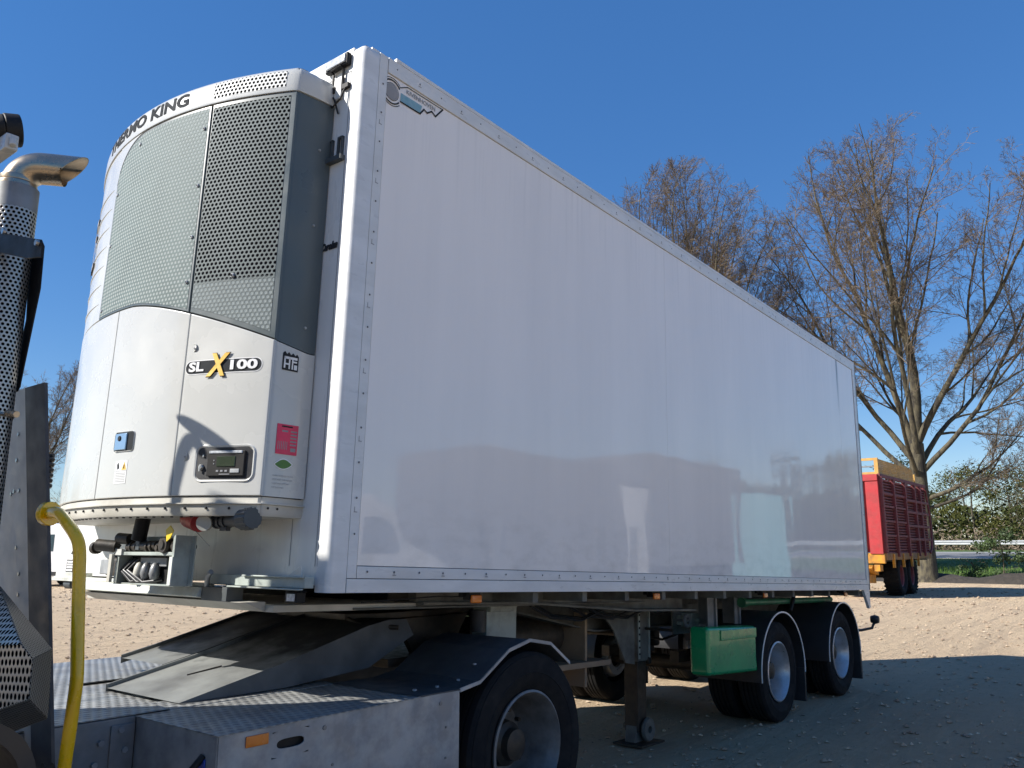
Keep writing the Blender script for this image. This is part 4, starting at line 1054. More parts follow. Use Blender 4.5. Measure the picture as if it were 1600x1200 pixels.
# rear wheels
for y, s, in ((.105, -1), (.44, -1), (2.42, 1), (2.08, 1)):
    wheel(TK, 'rear_wheel', 1.49, y, .505, .505, .29, .292, out=s, rimmat='rim2', dirty=True)
g = G(); g.box(-4.6, -1.6, .60, .74, .58, .86); g.box(-4.6, -1.6, 1.78, 1.92, .58, .86); obj('front_frame', g, 'galvdark', TK)
g = G(); g.cyl((1.49, .3, .505), (1.49, 2.2, .505), .11, n=16); obj('drive_axle', g, 'grease', TK)
# galvanised post behind the cab
g = G()
def slanted(y0, y1, d, x_top=-1.055, x_bot=-.86, zt=2.195, zb=.62):
    g.add([(x_bot, y0, zb), (x_bot, y1, zb), (x_top, y1, zt), (x_top, y0, zt), (x_bot + d, y0, zb), (x_bot + d, y1, zb), (x_top + d, y1, zt), (x_top + d, y0, zt)],
          [(0, 1, 2, 3), (7, 6, 5, 4), (0, 4, 5, 1), (1, 5, 6, 2), (2, 6, 7, 3), (3, 7, 4, 0)])
slanted(.508, 1.16, .008); ps = gal('headboard_post', g, 'postgalv', 0)
g = G(); slanted(.33, .505, .012, -1.058, -.866); obj('post_flange', g, 'postdark', ps)
g = G()
for i, (u, zz) in enumerate(((.62, 2.16), (.58, 2.02), (.60, 1.92), (.63, 1.80), (.66, 1.79), (.585, 1.80), (.62, 1.58), (.60, 1.48), (.61, 1.40), (.62, 1.26), (.60, 1.18), (.63, 1.12))):
    t = (2.195 - zz) / 1.575; x = -1.055 + .195 * t; g.cyl((x - .001, u, zz), (x - .004, u, zz), .008, n=8)
obj('post_holes', g, 'bolt', ps, kind='stuff')
g = G()
for z in (1.0, .93, .80, .72):
    t = (2.195 - z) / 1.575; x = -1.055 + .195 * t
    for y in (.56, .62): g.cyl((x, y, z), (x - .018, y, z), .014, n=6)
obj('post_bolts', g, 'bolt', ps, kind='stuff')
# yellow handrail
g = G()
hr = [(-.985, .345, 1.705), (-1.0, .28, 1.708), (-1.0, .235, 1.706), (-1.0, .20, 1.695), (-1.0, .09, 1.635), (-1.0, .045, 1.60), (-1.0, .027, 1.555), (-1.0, .020, 1.50), (-1.0, -.025, 1.24), (-1.0, -.037, 1.18), (-1.0, -.041, 1.14), (-1.0, -.035, 1.08), (-1.0, -.015, .88), (-1.0, .035, .50)]
def smoothp(pts, it=2):
    pts = [V(p) for p in pts]
    for _ in range(it):
        q = [pts[0]]
        for a, b in zip(pts[:-1], pts[1:]): q += [a * .75 + b * .25, a * .25 + b * .75]
        q.append(pts[-1]); pts = q
    return pts
g.tube(smoothp(hr), .0212, 16); obj('yellow_handrail', g, 'yellow', TK, smooth=60)
g = G(); g.cyl((-.99, .352, 1.705), (-.985, .325, 1.705), .045, n=16); obj('handrail_foot', g, 'yellow', TK, bevel=.003)
# exhaust stack
EX, EY = -1.20, .425
def cyl_uv(nm, r, z0, z1, m, parent, n=64, c=(EX, EY)):
    g = G(); uv = []
    for j, z in enumerate((z0, z1)):
        for i in range(n + 1):
            a = 2 * pi * i / n; g.v.append((c[0] + r * cos(a), c[1] + r * sin(a), z)); uv.append((r * a, z))
    for i in range(n): g.f.append((i, i + 1, n + 1 + i + 1, n + 1 + i))
    return obj(nm, g, m, parent, smooth=60, uv=uv)
stack = cyl_uv('exhaust_shield', .078, .95, 2.86, 'perf_steel', TK)
cyl_uv('shield_collar', .0785, 2.86, 2.955, 'galvdark', TK)
g = G(); g.cyl((EX, EY, .95), (EX, EY, 2.95), .060, n=24); obj('exhaust_pipe', g, 'grease', stack, smooth=60)
g = G(); HD = V((.80, -.60, 0)); el = [(EX, EY, 2.90), (EX, EY, 2.965)] + [tuple(V((EX, EY, 2.965)) + HD * (.085 - .085 * cos(a)) + V((0, 0, .085 * sin(a)))) for a in [pi / 2 * i / 6 for i in range(1, 7)]] + [tuple(V((EX, EY, 3.050)) + HD * .185)]
el = smoothp(el, 1); 
pts = el; m = len(pts); a = None; rows = []; r = .062; n = 28
for i, p in enumerate(pts):
    d = (pts[min(i + 1, m - 1)] - pts[max(i - 1, 0)]).normalized()
    a = HD.cross(V((0, 0, 1))).normalized(); b = d.cross(a).normalized()
    rows.append([p + (a * cos(2 * pi * k / n) + b * sin(2 * pi * k / n)) * r for k in range(n)])
# oblique cut at the outlet
d = (pts[-1] - pts[-2]).normalized(); up = V((0, 0, 1))
last = []
for q in rows[-1]:
    h = (q - pts[-1]).dot(up) / r; last.append(q + d * (.062 * h - .005))
rows[-1] = last
g.loft(rows, closed=True); g.loft([rows[-1], [pts[-1] + (q - pts[-1]) * .93 - d * .0 for q in rows[-1]], [q + (pts[-6] - pts[-1]) for q in [pts[-1] + (q2 - pts[-1]) * .5 for q2 in rows[-1]]]], closed=True)
obj('exhaust_elbow', g, 'stainless', TK, smooth=50)
g = G(); g.cyl((EX, EY, 2.945), (EX, EY, 2.975), .070, n=28); g.cyl((EX, EY, 2.975), (EX, EY, 3.0), .066, n=28)
obj('pipe_clamp', g, 'stainless', TK, bevel=.004)
# black bracket plates round the stack
g = G()
def px_plate(g, pts, x, d):
    q = [unpx(a, b, x) for a, b in pts]; g.prism([(v.y, v.z) for v in q], 0, x, x + d)
def unpx(px, py, x):
    fw_ = V((cos(PITCH) * cos(YAW), cos(PITCH) * sin(YAW), sin(PITCH))); ri = V((sin(YAW), -cos(YAW), 0)); up_ = ri.cross(fw_)
    d = fw_ + ri * (px - 800) / FPX - up_ * (py - 600) / FPX; k = (x - CAM.x) / d.x; return CAM + d * k
px_plate(g, [(64, 374), (68, 384), (62, 450), (30, 604), (26, 612), (14, 612), (40, 500), (44, 430), (2, 422), (2, 366)], EX + .08, .006)
px_plate(g, [(-22, 359), (60, 374), (66, 379), (64, 402), (40, 404), (-22, 390)], EX - .100, .006)
bp = obj('stack_bracket', g, 'blackmetal', TK, bevel=.003)
for a_, b_ in ((60, 380), (8, 362)):
    q = unpx(a_, b_, EX - .101); g = G(); g.cyl(q, q - V((.010, 0, 0)), .011, n=8); obj('bracket_bolt', g, 'bolt', bp)
g = G(); g.lathe([(.080, -.008), (.084, 0), (.080, .008)], (EX, EY, 2.06), 2, 32); g.cyl((EX + .02, .31, 2.06), (EX + .03, .25, 2.05), .012, n=8); obj('band_clamp', g, 'stainless', TK, smooth=40)
g = G(); q = unpx(72, 738, -.93)
g.tube([q + V((0.022 * cos(t * .9), .022 * sin(t * .9), .07 - .003 * t)) for t in range(0, 48)], .008, 6); obj('coiled_cable', g, 'black', TK, smooth=60)
# faceted perforated guard at the foot of the stack
F1 = [(.62, 1.44), (.26, 1.44), (.105, 1.345), (.055, 1.31), (.050, 1.225), (.19, 1.165), (.62, 1.12)]     # front octagon (y,z)
g = G()
def quad_uv(nm, pts, m, parent):
    g = G(); p = [V(q) for q in pts]; u = (p[1] - p[0]).normalized(); nn = u.cross(p[2] - p[0]).normalized(); v = nn.cross(u)
    g.v = [tuple(q) for q in p]; g.f = [tuple(range(len(p)))]; n = len(p)
    uv = [((q - p[0]).dot(u), (q - p[0]).dot(v)) for q in p]
    g.v += [tuple(q + nn * .003) for q in p]; uv += uv; g.f += [tuple(range(2 * n - 1, n - 1, -1))] + [(i, i + n, (i + 1) % n + n, (i + 1) % n) for i in range(n)]
    return obj(nm, g, m, parent, uv=uv)
FX, BX = -1.30, -1.13
def unpx(px, py, x):
    fw_ = V((cos(PITCH) * cos(YAW), cos(PITCH) * sin(YAW), sin(PITCH))); ri = V((sin(YAW), -cos(YAW), 0)); up_ = ri.cross(fw_)
    d = fw_ + ri * (px - 800) / FPX - up_ * (py - 600) / FPX; k = (x - CAM.x) / d.x; return CAM + d * k
a1 = unpx(33, 1008, FX); a2 = unpx(50, 1030, FX); a3 = unpx(44, 1092, FX); a4 = unpx(-3, 1108, FX); a5 = unpx(-60, 1112, FX); a6 = unpx(-70, 1012, FX)
b0 = unpx(-2, 915, BX); b1 = unpx(80, 1015, BX); b2 = unpx(73, 1122, BX); b3 = unpx(14, 1145, BX); b4 = unpx(-70, 1160, BX); b5 = unpx(-90, 920, BX)
gd = quad_uv('heat_guard', [a6, a1, a2, a3, a4, a5], 'perf_plate', TK)
quad_uv('guard_facet', [a6, a1, b0, b5], 'perf_plate', gd)
quad_uv('guard_facet', [a1, a2, b1, b0], 'perf_plate2', gd)
quad_uv('guard_facet', [a2, a3, b2, b1], 'perf_plate2', gd)
quad_uv('guard_facet', [a3, a4, b3, b2], 'perf_plate2', gd)
quad_uv('guard_facet', [a4, a5, b4, b3], 'perf_plate2', gd)
# step plate with big holes, mudguard edge of the front wheel
g = G(); c1 = unpx(28, 1190, -1.15); g.box(-1.16, -1.15, c1.y - .10, c1.y + .5, c1.z - .10, c1.z); st = gal('step_plate', g, 'galvdark')
g = G()
for i in range(5):
    q = unpx(38 + i * 15 - 15, 1200, -1.161); g.cyl(q, q - V((.003, 0, 0)), .015, n=12)
obj('step_holes', g, 'blackmetal', st, kind='stuff')
q = unpx(-62, 1232, -1.6)
g = G(); g.lathe([(.12, 0), (.155, 0), (.155, .3), (.12, .3), (.12, 0)], (q.x, q.y, q.z - .02), 1, 40, 0, 2 * pi); obj('mudguard_edge', g, 'black', TK, smooth=40)
# cab (outside the picture; casts the shade on the nose of the trailer)
g = G(); g.prism([(-2.58, .95), (-2.58, 4.00), (-2.66, 4.05), (-3.1, 4.02), (-4.0, 3.55), (-4.75, 2.9), (-4.95, 1.9), (-4.95, .55), (-2.8, .55)], 1, .02, 2.24)
cab = obj('cab', g, 'vanwhite', TK, bevel=.02, seg=3)
g = G(); g.box(-4.5, -3.5, .005, .0195, 1.8, 2.6); obj('cab_window', g, 'glass', cab)
g = G(); g.add([(-4.775, .25, 2.88), (-4.775, 2.3, 2.88), (-4.955, 2.3, 2.0), (-4.955, .25, 2.0)], [(0, 1, 2, 3)]); obj('windscreen', g, 'glass', cab)
wheel(TK, 'front_wheel', -3.9, .44, .5, .5, .30, .29, out=-1, rimmat='rim2'); wheel(TK, 'front_wheel', -3.9, 2.3, .5, .5, .30, .29, out=1, rimmat='rim2')
# work lamps behind the cab
def work_lamp(c, d, r=.075):
    c = V(c); d = V(d).normalized(); g = G(); g.cyl(c, c + d * .05, r, r * .98, 24); g.cyl(c - d * .035, c, r * .72, r * .97, 24)
    o = obj('work_lamp', g, 'blackmetal', TK, bevel=.006)
    g = G()
    for i in range(7):
        h = -r * .8 + i * r * .27; g.cyl(c - d * .045 + V((0, 0, h)), c - d * .01 + V((0, 0, h)), .006, n=6)
    obj('cooling_fin', g, 'blackmetal', o, kind='stuff'); return o
lc = unpx(6, 203, -1.42); work_lamp(lc, (1, -.25, .25), .056)
g = G(); q = unpx(17, 238, -1.42); g.box(-1.44, -1.40, q.y, q.y + .30, q.z + .01, q.z + .065); g.cyl((-1.42, q.y + .0, q.z + .05), (-1.42, q.y - .01, q.z + .02), .012, n=8); g.tube([lc + V((0, .02, -.05)), V((-1.42, q.y + .03, q.z + .05))], .014, 8)
obj('lamp_bracket', g, 'white', TK, bevel=.008)
# unseen disc on a bent arm, added and shaped to shadow the cooling unit
def sunpt(u, k): return loc2w(u) + sdir * k
m0 = sunpt((-.361, .690, 1.60), 1.55); 
arm = [sunpt((-.358, .672, 1.60), 1.55), sunpt((-.352, .648, 1.75), 1.55), sunpt((-.350, .635, 1.83), 1.55), sunpt((-.340, .600, 1.872), 1.55), sunpt((-.325, .565, 1.855), 1.55), sunpt((-.312, .53, 1.80), 1.55)]
g = G(); arm = [V((a.x, a.y, a.z)) for a in arm]; arm.insert(0, V((-1.25, 1.30, 2.15))); g.tube(smoothp(arm), .022, 10); obj('shadow_arm', g, 'blackmetal', TK, smooth=60)
c = sunpt((-.31, .525, 1.885), 1.55); g = G()
e1 = V((.075, -.2, -.2)).normalized(); sq = (sdir - e1 * sdir.dot(e1)).normalized(); dd = sq * cos(radians(56)) + e1.cross(sq).normalized() * sin(radians(56))
g.cyl(c - dd * .006, c + dd * .006, .108, .108, 28); obj('shadow_disc', g, 'blackmetal', TK, bevel=.006)

# ------------------------------------------------------------------ forage wagon
WX, WY = 26.3, 4.60
WG = thing('forage_wagon', 'red and yellow slatted forage wagon parked under the big bare tree', 'farm trailer', (WX, WY, 0), (0, 0, radians(1.0)))
def wob(nm, g, m, parent=None, **k): return obj(nm, g, m, parent or WG, **k)
LW, WW = 6.6, 2.5
# end frame (sunlit)
g = G(); g.box(0, .06, .02, WW - .02, 1.45, 3.92); wob('end_panel', g, 'wagonred')
for y, yw in ((.0, .40), (.50, .10), (.72, .30), (1.14, .10), (1.36, .34), (1.84, .12), (WW - .40, .40)):
    g = G(); g.box(-.14, .0, y, y + yw, 1.40, 3.73); wob('end_upright', g, 'wagonred', bevel=.01)
g = G(); g.box(-.17, .0, 0, WW, 3.74, 3.95); wob('end_top_beam', g, 'wagonred', bevel=.01)
g = G(); g.box(-.10, .02, -.02, WW + .02, 1.10, 1.42); wob('yellow_sill', g, 'wagonorange', bevel=.01)
g = G(); g.prism([(-.28, .95), (.1, .78), (.5, .72), (.5, 1.05), (-.1, 1.05)], 1, .35, 1.3); g.prism([(-.32, .82), (-.1, .5), (.7, .45), (.7, .72), (0, .75)], 1, .5, 1.7); g.box(-.2, .15, .12, .3, .85, 1.06)
wob('orange_drawbar_frame', g, 'wagonorange', bevel=.01)
g = G(); g.prism([(-.12, 1.40), (-.12, 1.20), (-.05, 1.12)], 1, .9, 1.1); wob('sill_hook', g, 'blackmetal')
# side panel with slats, uprights
nb = 26; z0s, z1s = 1.42, 3.86
for i in range(nb):
    z = z0s + (z1s - z0s) * i / nb; dz = (z1s - z0s) / nb * .78
    g = G(); g.prism([(-.03, z), (.05, z + .035), (.05, z + dz + .01), (-.03, z + dz * .45)], 0, .06, LW)
    g.v = [(x, y + .02, zz) for x, y, zz in g.v]; wob('side_slat', g, 'wagonred2')
g = G(); g.box(.06, LW, .07, .08, 1.42, 3.86); wob('side_lining', g, 'wagonred2')
for i, x in enumerate((.0, 1.55, 3.15, 4.6, 5.5)):
    g = G(); g.box(x, x + .14, -.10, .02, 1.30 if i else 1.42, 3.88); wob('side_upright', g, 'wagonred2', bevel=.008)
for z in (1.85, 2.32, 2.80, 3.22):
    g = G(); g.box(3.2, LW + .1, -.09, -.02, z, z + .09); wob('side_rail', g, 'wagonred2', bevel=.006)
    g = G(); g.box(.14, 3.2, -.06, -.015, z + .1, z + .17); wob('side_rail', g, 'wagonred2')
g = G(); g.tube([(LW, -.05, 3.8), (LW + .35, -.05, 3.0), (LW + .42, -.05, 2.2), (LW + .25, -.05, 1.6), (LW - .1, -.05, 1.4)], .04, 8); wob('tailgate_arm', g, 'wagonred2', smooth=50)
g = G(); g.box(-.02, LW + .1, -.06, .02, 3.86, 3.98); wob('top_rail', g, 'wagonred2', bevel=.01)
g = G(); g.box(.02, LW, -.04, .04, 1.20, 1.42); wob('lower_rail', g, 'railshade', bevel=.01)
for x in (.9, 2.2, 3.4, 4.4):
    g = G(); g.box(x, x + .12, -.07, .0, .95, 1.40); wob('sill_bracket', g, 'wagonorange')
# yellow top extension
for i in range(8):
    z = 3.99 + i * .062; xe = LW * .78 - i * .03
    g = G(); g.box(.06, xe, .0, .03, z, z + .048); wob('top_slat', g, 'wagonyellow')
    g = G(); g.box(.06, xe, WW - .03, WW, z, z + .048); wob('top_slat', g, 'wagonyellow')
g = G(); g.box(.0, .08, -.02, .10, 3.96, 4.50); g.box(.0, .08, WW - .1, WW + .02, 3.96, 4.50); g.box(LW * .78, LW * .78 + .08, -.02, .06, 3.96, 4.3); wob('extension_post', g, 'wagonyellow')
for z, h in ((4.42, .08), (4.20, .045), (3.97, .07)):
    g = G(); g.box(.01, .07, .1, WW - .1, z, z + h); wob('extension_rail', g, 'wagonyellow' if h > .05 else 'galvdark')
g = G(); g.box(.1, LW, .1, WW - .1, 1.15, 1.40); wob('floor', g, 'blackmetal')
g = G(); g.box(.06, LW, WW - .06, WW, 1.42, 3.95); wob('far_side', g, 'wagonred2')
g = G(); g.box(LW, LW + .06, .0, WW, 1.42, 3.9); wob('tail_panel', g, 'wagonred2')
for x in (2.25, 3.75):
    for y, s in ((.26, -1), (WW - .26, 1)):
        c = (x, y, .66); g = G(); R = .66; h = .26
        g.lathe([(.36, -h * .7), (.44, -h * .95), (.56, -h), (.63, -h * .85), (.66, -h * .6), (.66, h * .6), (.63, h * .85), (.56, h), (.44, h * .95), (.36, h * .7)], c, 1, 40)
        for i in range(28):
            a = 2 * pi * i / 28; ca, sa = cos(a), sin(a)
            for q in (-1, 1):
                p = V((x + .665 * ca, y + q * .13, .66 + .665 * sa)); t = V((-sa, 0, ca)) * .03; b = V((0, .12, 0)); r_ = V((ca, 0, sa)) * .022; sk_ = V((-sa, 0, ca)) * .05 * q
                g.add([p - t - b, p + t - b, p + t + b + sk_, p - t + b + sk_, p - t - b + r_, p + t - b + r_, p + t + b + sk_ + r_, p - t + b + sk_ + r_], [(4, 5, 6, 7), (0, 1, 5, 4), (1, 2, 6, 5), (2, 3, 7, 6), (3, 0, 4, 7)])
        w_ = wob('wheel', g, 'rubber', smooth=30)
        g = G(); g.lathe([(.37, s * .19), (.33, s * .17), (.30, s * .05), (.12, s * .03), (.10, s * .12), (.001, s * .12)], c, 1, 28); wob('rim', g, 'wagonred2', w_, smooth=35)
g = G(); g.cyl((2.25, .3, .66), (2.25, 2.2, .66), .08, n=12); g.cyl((3.75, .3, .66), (3.75, 2.2, .66), .08, n=12); g.box(1.5, 4.5, .6, .75, .75, 1.15); g.box(1.5, 4.5, 1.75, 1.9, .75, 1.15); wob('bogie', g, 'blackmetal')

# ------------------------------------------------------------------ vans and parked trucks
def van(loc, rz, label, group=None, paint='vanwhite'):
    t = thing('parked_van', label, 'van', loc, (0, 0, rz), group)
    g = G(); prof = [(0, .45), (0, 2.45), (.12, 2.62), (3.9, 2.62), (4.25, 2.45), (4.85, 1.62), (5.75, 1.22), (5.95, .95), (5.95, .40), (.1, .40)]
    rows = []
    for y, k in ((0.0, .94), (.06, .985), (.18, 1.0), (1.82, 1.0), (1.94, .985), (2.0, .94)):
        rows.append([(2.9 + (x - 2.9) * (1 if k > .95 else .997), y, 1.2 + (z - 1.2) * (k if z > 1.7 else 1)) for x, z in prof])
    g.loft(rows, closed=True, capend=True); b = obj('body', g, paint, t, bevel=.03)
    for y in (-.006, 1.996):
        g = G(); g.prism([(3.55, 1.45), (3.55, 2.15), (4.15, 2.15), (4.62, 1.62), (4.62, 1.45)], 1, y, y + .01); obj('side_window', g, 'glass', b)
        g = G(); g.box(.1, 5.9, y, y + .01, .45, .62); obj('sill_trim', g, 'black', b)
    g = G(); g.add([(4.32, .2, 2.40), (4.90, .12, 1.64), (4.90, 1.88, 1.64), (4.32, 1.8, 2.40)], [(0, 1, 2, 3)]); g.v = [(x + .02, y, z + .02) for x, y, z in g.v]; obj('windscreen', g, 'glass', b)
    g = G(); g.box(5.94, 5.98, .5, 1.5, .85, 1.05); obj('grille', g, 'black', b)
    for y in (.12, 1.58):
        g = G(); g.box(5.80, 5.965, y, y + .3, .95, 1.15); obj('headlight', g, 'clear', b, bevel=.02)
    for x in (1.1, 4.9):
        for y, s in ((.14, -1), (1.86, 1)):
            g = G(); g.lathe([(.22, -.11), (.30, -.12), (.345, -.10), (.35, .10), (.30, .12), (.22, .11)], (x, y, .35), 1, 28); w_ = obj('wheel', g, 'rubber', t, smooth=35)
            g = G(); g.lathe([(.22, s * .09), (.17, s * .06), (.001, s * .05)], (x, y, .35), 1, 20); obj('rim', g, 'alloy', w_, smooth=35)
            g = G(); g.lathe([(.36, s * .145), (.43, s * .145)], (x, y, .36), 1, 20, 0, pi); obj('wheel_arch', g, 'black', b)
    return t
van((16.3, 31.4, 0), radians(108), 'white van seen between the galvanised post and the trailer nose, far across the yard')
van((4.5, -11.0, 0), radians(4), 'white van parked across the yard opposite the trailer side, mirrored in its panel')
def box_truck(loc, rz, Lb, H, m, label, cabm='vanwhite'):
    t = thing('parked_trailer', label, 'trailer', loc, (0, 0, rz))
    g = G(); g.box(0, Lb, 0, 2.55, 1.15, H); b = obj('box', g, m, t, bevel=.03)
    n = int(Lb / .6)
    for y in (2.55,):
        g = G()
        for i in range(n): g.box(.3 + i * .6, .34 + i * .6, y, y + .02, 1.15, H - .15)
        obj('straps', g, 'ink', b, kind='stuff')
    for y in (0, 2.555):
        g = G(); g.box(0, Lb, y - .01, y + .01, H - .12, H + .01); g.box(0, Lb, y - .01, y + .01, 1.05, 1.18); obj('edge_rail', g, 'galvdark', b)
    for x in (Lb - 1.2, Lb - 2.6, 1.4):
        for y, s in ((.25, -1), (2.3, 1)):
            g = G(); g.lathe([(.29, -.15), (.42, -.16), (.5, -.12), (.5, .12), (.42, .16), (.29, .15)], (x, y, .5), 1, 28); w_ = obj('wheel', g, 'rubber', t, smooth=35)
            g = G(); g.lathe([(.29, s * .12), (.2, s * .02), (.001, s * .02)], (x, y, .5), 1, 20); obj('rim', g, 'rim2', w_, smooth=35)
    g = G(); g.box(.5, Lb - .3, .8, 1.0, .8, 1.15); g.box(.5, Lb - .3, 1.6, 1.8, .8, 1.15); obj('chassis', g, 'blackmetal', t)
    return t
box_truck((11.4, -11.6, 0), 0, 6.2, 3.8, 'curtain', 'grey curtain-sided trailer standing opposite the white trailer, beside the white van')
box_truck((19.6, -11.8, 0), radians(-2), 6.6, 4.4, 'curtain', 'taller grey curtain-sided trailer beyond the first one, with a teal container at its end')
t = thing('container', 'teal shipping container standing past the grey curtain-sided trailers', 'container', (27.6, -11.6, 0))
g = G(); g.box(0, 2.6, 0, 2.4, .05, 3.6); b = obj('shell', g, 'teal', t, bevel=.02)
g = G()
for i in range(10): g.box(.12 + i * .245, .22 + i * .245, 2.4, 2.43, .15, 3.5)
obj('corrugation', g, 'teal', b, kind='stuff')

t = thing('reflection_block', 'unseen added white cabin standing in the gap between the two grey curtain-sided trailers', 'reflector', (17.75, -11.3, 0))  # white block added to make a bright patch in the trailer panel
g = G(); g.box(0, 1.7, 0, 2.0, .15, 3.4); b = obj('shell', g, 'vanwhite', t, bevel=.03)
g = G(); g.box(.35, 1.2, 2.0, 2.03, .2, 2.2); obj('door', g, 'galv', b); g = G(); g.box(-.06, 1.76, -.06, 2.06, 3.4, 3.5); obj('roof', g, 'galvdark', b)
# ------------------------------------------------------------------ guardrail
GR = thing('guardrail', 'long pale steel guardrail on posts beyond the road on the right', 'guardrail', (66.5, 0, 1.34))
g = G(); g.prism([(0, .48), (-.07, .51), (-.07, .58), (.0, .60), (.0, .68), (-.07, .70), (-.07, .77), (0, .80), (.02, .80), (.02, .48)], 1, -120, 160); obj('beam', g, 'railsteel', GR)
for i in range(70):
    y = -120 + i * 4.0
    if i == 0:
        g = G(); g.box(.02, .10, -.05, .05, -.05, .78); p0 = obj('post', g, 'galv', GR, loc=(0, y, 0))
    else:
        c = p0.copy(); C.objects.link(c); c.parent = GR; c.location = (0, y, 0)

# ------------------------------------------------------------------ trees
def perp(d, rnd):
    a = d.orthogonal().normalized(); b = d.cross(a); t = rnd.uniform(0, 2 * pi); return a * cos(t) + b * sin(t)
class Tree:
    def __init__(s, seed): s.env = None; s.r = random.Random(seed); s.big = G(); s.small = G(); s.bud = G(); s.tips = []
    def branch(s, p, d, ln, r0, r1, segs, wander, up, sides, g, curve=None):
        pts = [V(p)]; d = d.normalized(); rnd = s.r
        if segs == 1:                                   # finest twigs: one thin three-sided sliver
            e = pts[0] + (d + V((rnd.gauss(0, wander), rnd.gauss(0, wander), rnd.gauss(0, wander) + up))) * ln; a = d.orthogonal().normalized() * r0; b = d.cross(a)
            k = len(g.v); q = pts[0]; g.v += [tuple(q + a), tuple(q - a * .5 + b * .87), tuple(q - a * .5 - b * .87), tuple(e)]; g.f += [(k, k + 1, k + 3), (k + 1, k + 2, k + 3), (k + 2, k, k + 3)]
            return [q, e], [r0, r1]
        for i in range(segs):
            d = (d + V((rnd.gauss(0, wander), rnd.gauss(0, wander), rnd.gauss(0, wander) + up))).normalized()
            q = pts[-1] + d * ln / segs
            if s.env and i > 1:
                (ex, ey, ez), (ra, rb) = s.env
                if ((q.x - ex) / ra) ** 2 + ((q.y - ey) / ra) ** 2 + ((q.z - ez) / rb) ** 2 > 1.04: break
            pts.append(q)
        segs = len(pts) - 1
        rs = [r0 + (r1 - r0) * (i / segs) ** .8 for i in range(segs + 1)]
        g.tube(pts, rs, sides, cap=False)
        return pts, rs
    def at(s, pts, rs, t):
        k = t * (len(pts) - 1); i = min(int(k), len(pts) - 2); f = k - i
        return pts[i].lerp(pts[i + 1], f), (pts[i + 1] - pts[i]).normalized(), rs[i] + (rs[i + 1] - rs[i]) * f
    def grow(s, pts, rs, ln, level, spec):
        """spec[level] = (count, length ratio, angle lo, angle hi, segments, wander, up, sides, start)"""
        if level >= len(spec): s.tips.append((pts[-1], (pts[-1] - pts[-2]).normalized())); return
        cnt, lr, alo, ahi, segs, wan, up, sides, st = spec[level]; rnd = s.r
        cnt = max(1, int(cnt * rnd.uniform(.8, 1.2)))
        for i in range(cnt):
            t = st + (1 - st) * (i + rnd.uniform(.1, .9)) / cnt
            p, d, r = s.at(pts, rs, min(.995, t)); a = radians(rnd.uniform(alo, ahi))
            nd = d * cos(a) + perp(d, rnd) * sin(a)
            l2 = ln * lr * (1.0 - .38 * t) * rnd.uniform(.7, 1.25)
            if s.env:
                (ex, ey, ez), (ra, rb) = s.env; u = V(((p.x - ex) / ra, (p.y - ey) / ra, (p.z - ez) / rb)); v = V((nd.x / ra, nd.y / ra, nd.z / rb))
                qa, qb, qc = v.dot(v), u.dot(v), u.dot(u) - 1
                if qc >= 0: continue
                l2 = min(l2, (-qb + math.sqrt(qb * qb - qa * qc)) / qa * rnd.uniform(.9, 1.06))
                if l2 < .12: continue
            rr = max(.0078, min(r * .62, .0125 * l2 ** .9 + .002))
            q, rq = s.branch(p, nd, l2, rr, max(.004, rr * .35), segs, wan, up, sides, s.small if level else s.big)
            s.grow(q, rq, l2, level + 1, spec)
def make_tree(name, label, cat, loc, seed, H, trunk_h, trunk_r, limbs, spec, rz=0, group=None, buds=.0, budsize=.05, lean=(0, 0), budmat='bud', env=None):
    T = Tree(seed); T.env = env; rnd = T.r
    root = thing(name, label, cat, loc, (0, 0, rz), group)
    tg = G(); tp = [V((0, 0, -.15)), V((0, 0, .25)), V((lean[0] * .3, lean[1] * .3, trunk_h * .5)), V((lean[0], lean[1], trunk_h))]
    tg.tube(tp, [trunk_r * 1.5, trunk_r * 1.12, trunk_r * .95, trunk_r * .9], 14)
    obj('trunk', tg, 'bark', root, smooth=60, fix=False)
    for (az, el, lr, rr, t) in limbs:
        d = V((cos(az) * cos(el), sin(az) * cos(el), sin(el)))
        p = tp[-1] - V((0, 0, trunk_h * (1 - t)))
        if env:
            (ex, ey, ez), (ra, rb) = env; dd = V((d.x, d.y, d.z + .35)).normalized(); u = V(((p.x - ex) / ra, (p.y - ey) / ra, (p.z - ez) / rb)); v = V((dd.x / ra, dd.y / ra, dd.z / rb))
            qa, qb, qc = v.dot(v), u.dot(v), u.dot(u) - 1; ds = qb * qb - qa * qc
            if ds > 0: lr = min(lr * 1.3, (-qb + math.sqrt(ds)) / qa * rnd.uniform(.93, 1.0))
        pts, rs = T.branch(p, d, lr, rr, max(.012, rr * .10), 14, .075, .045 if el > .9 else .05, 8, T.big)
        T.grow(pts, rs, lr, 0, spec)
    obj('limbs', T.big, 'bark', root, smooth=60, fix=False)
    o = obj('twigs', T.small, 'twig', root, fix=False); o['kind'] = 'stuff'
    if buds:
        g = T.bud
        for p, d in T.tips:
            if rnd.random() > buds: continue
            for k in range(2):
                q = p - d * rnd.uniform(0, .25) + V((rnd.uniform(-.05, .05),) * 3); u = perp(d, rnd) * budsize * rnd.uniform(.5, 1.2); v = d * budsize * rnd.uniform(.6, 1.4)
                i = len(g.v); g.v += [tuple(q - u), tuple(q + v), tuple(q + u), tuple(q - v)]; g.f.append((i, i + 1, i + 2, i + 3))
        o = obj('buds', g, budmat, root, fix=False); o['kind'] = 'stuff'
    print(name, len(T.small.f), len(T.bud.f))
    return root
rl = random.Random(21)
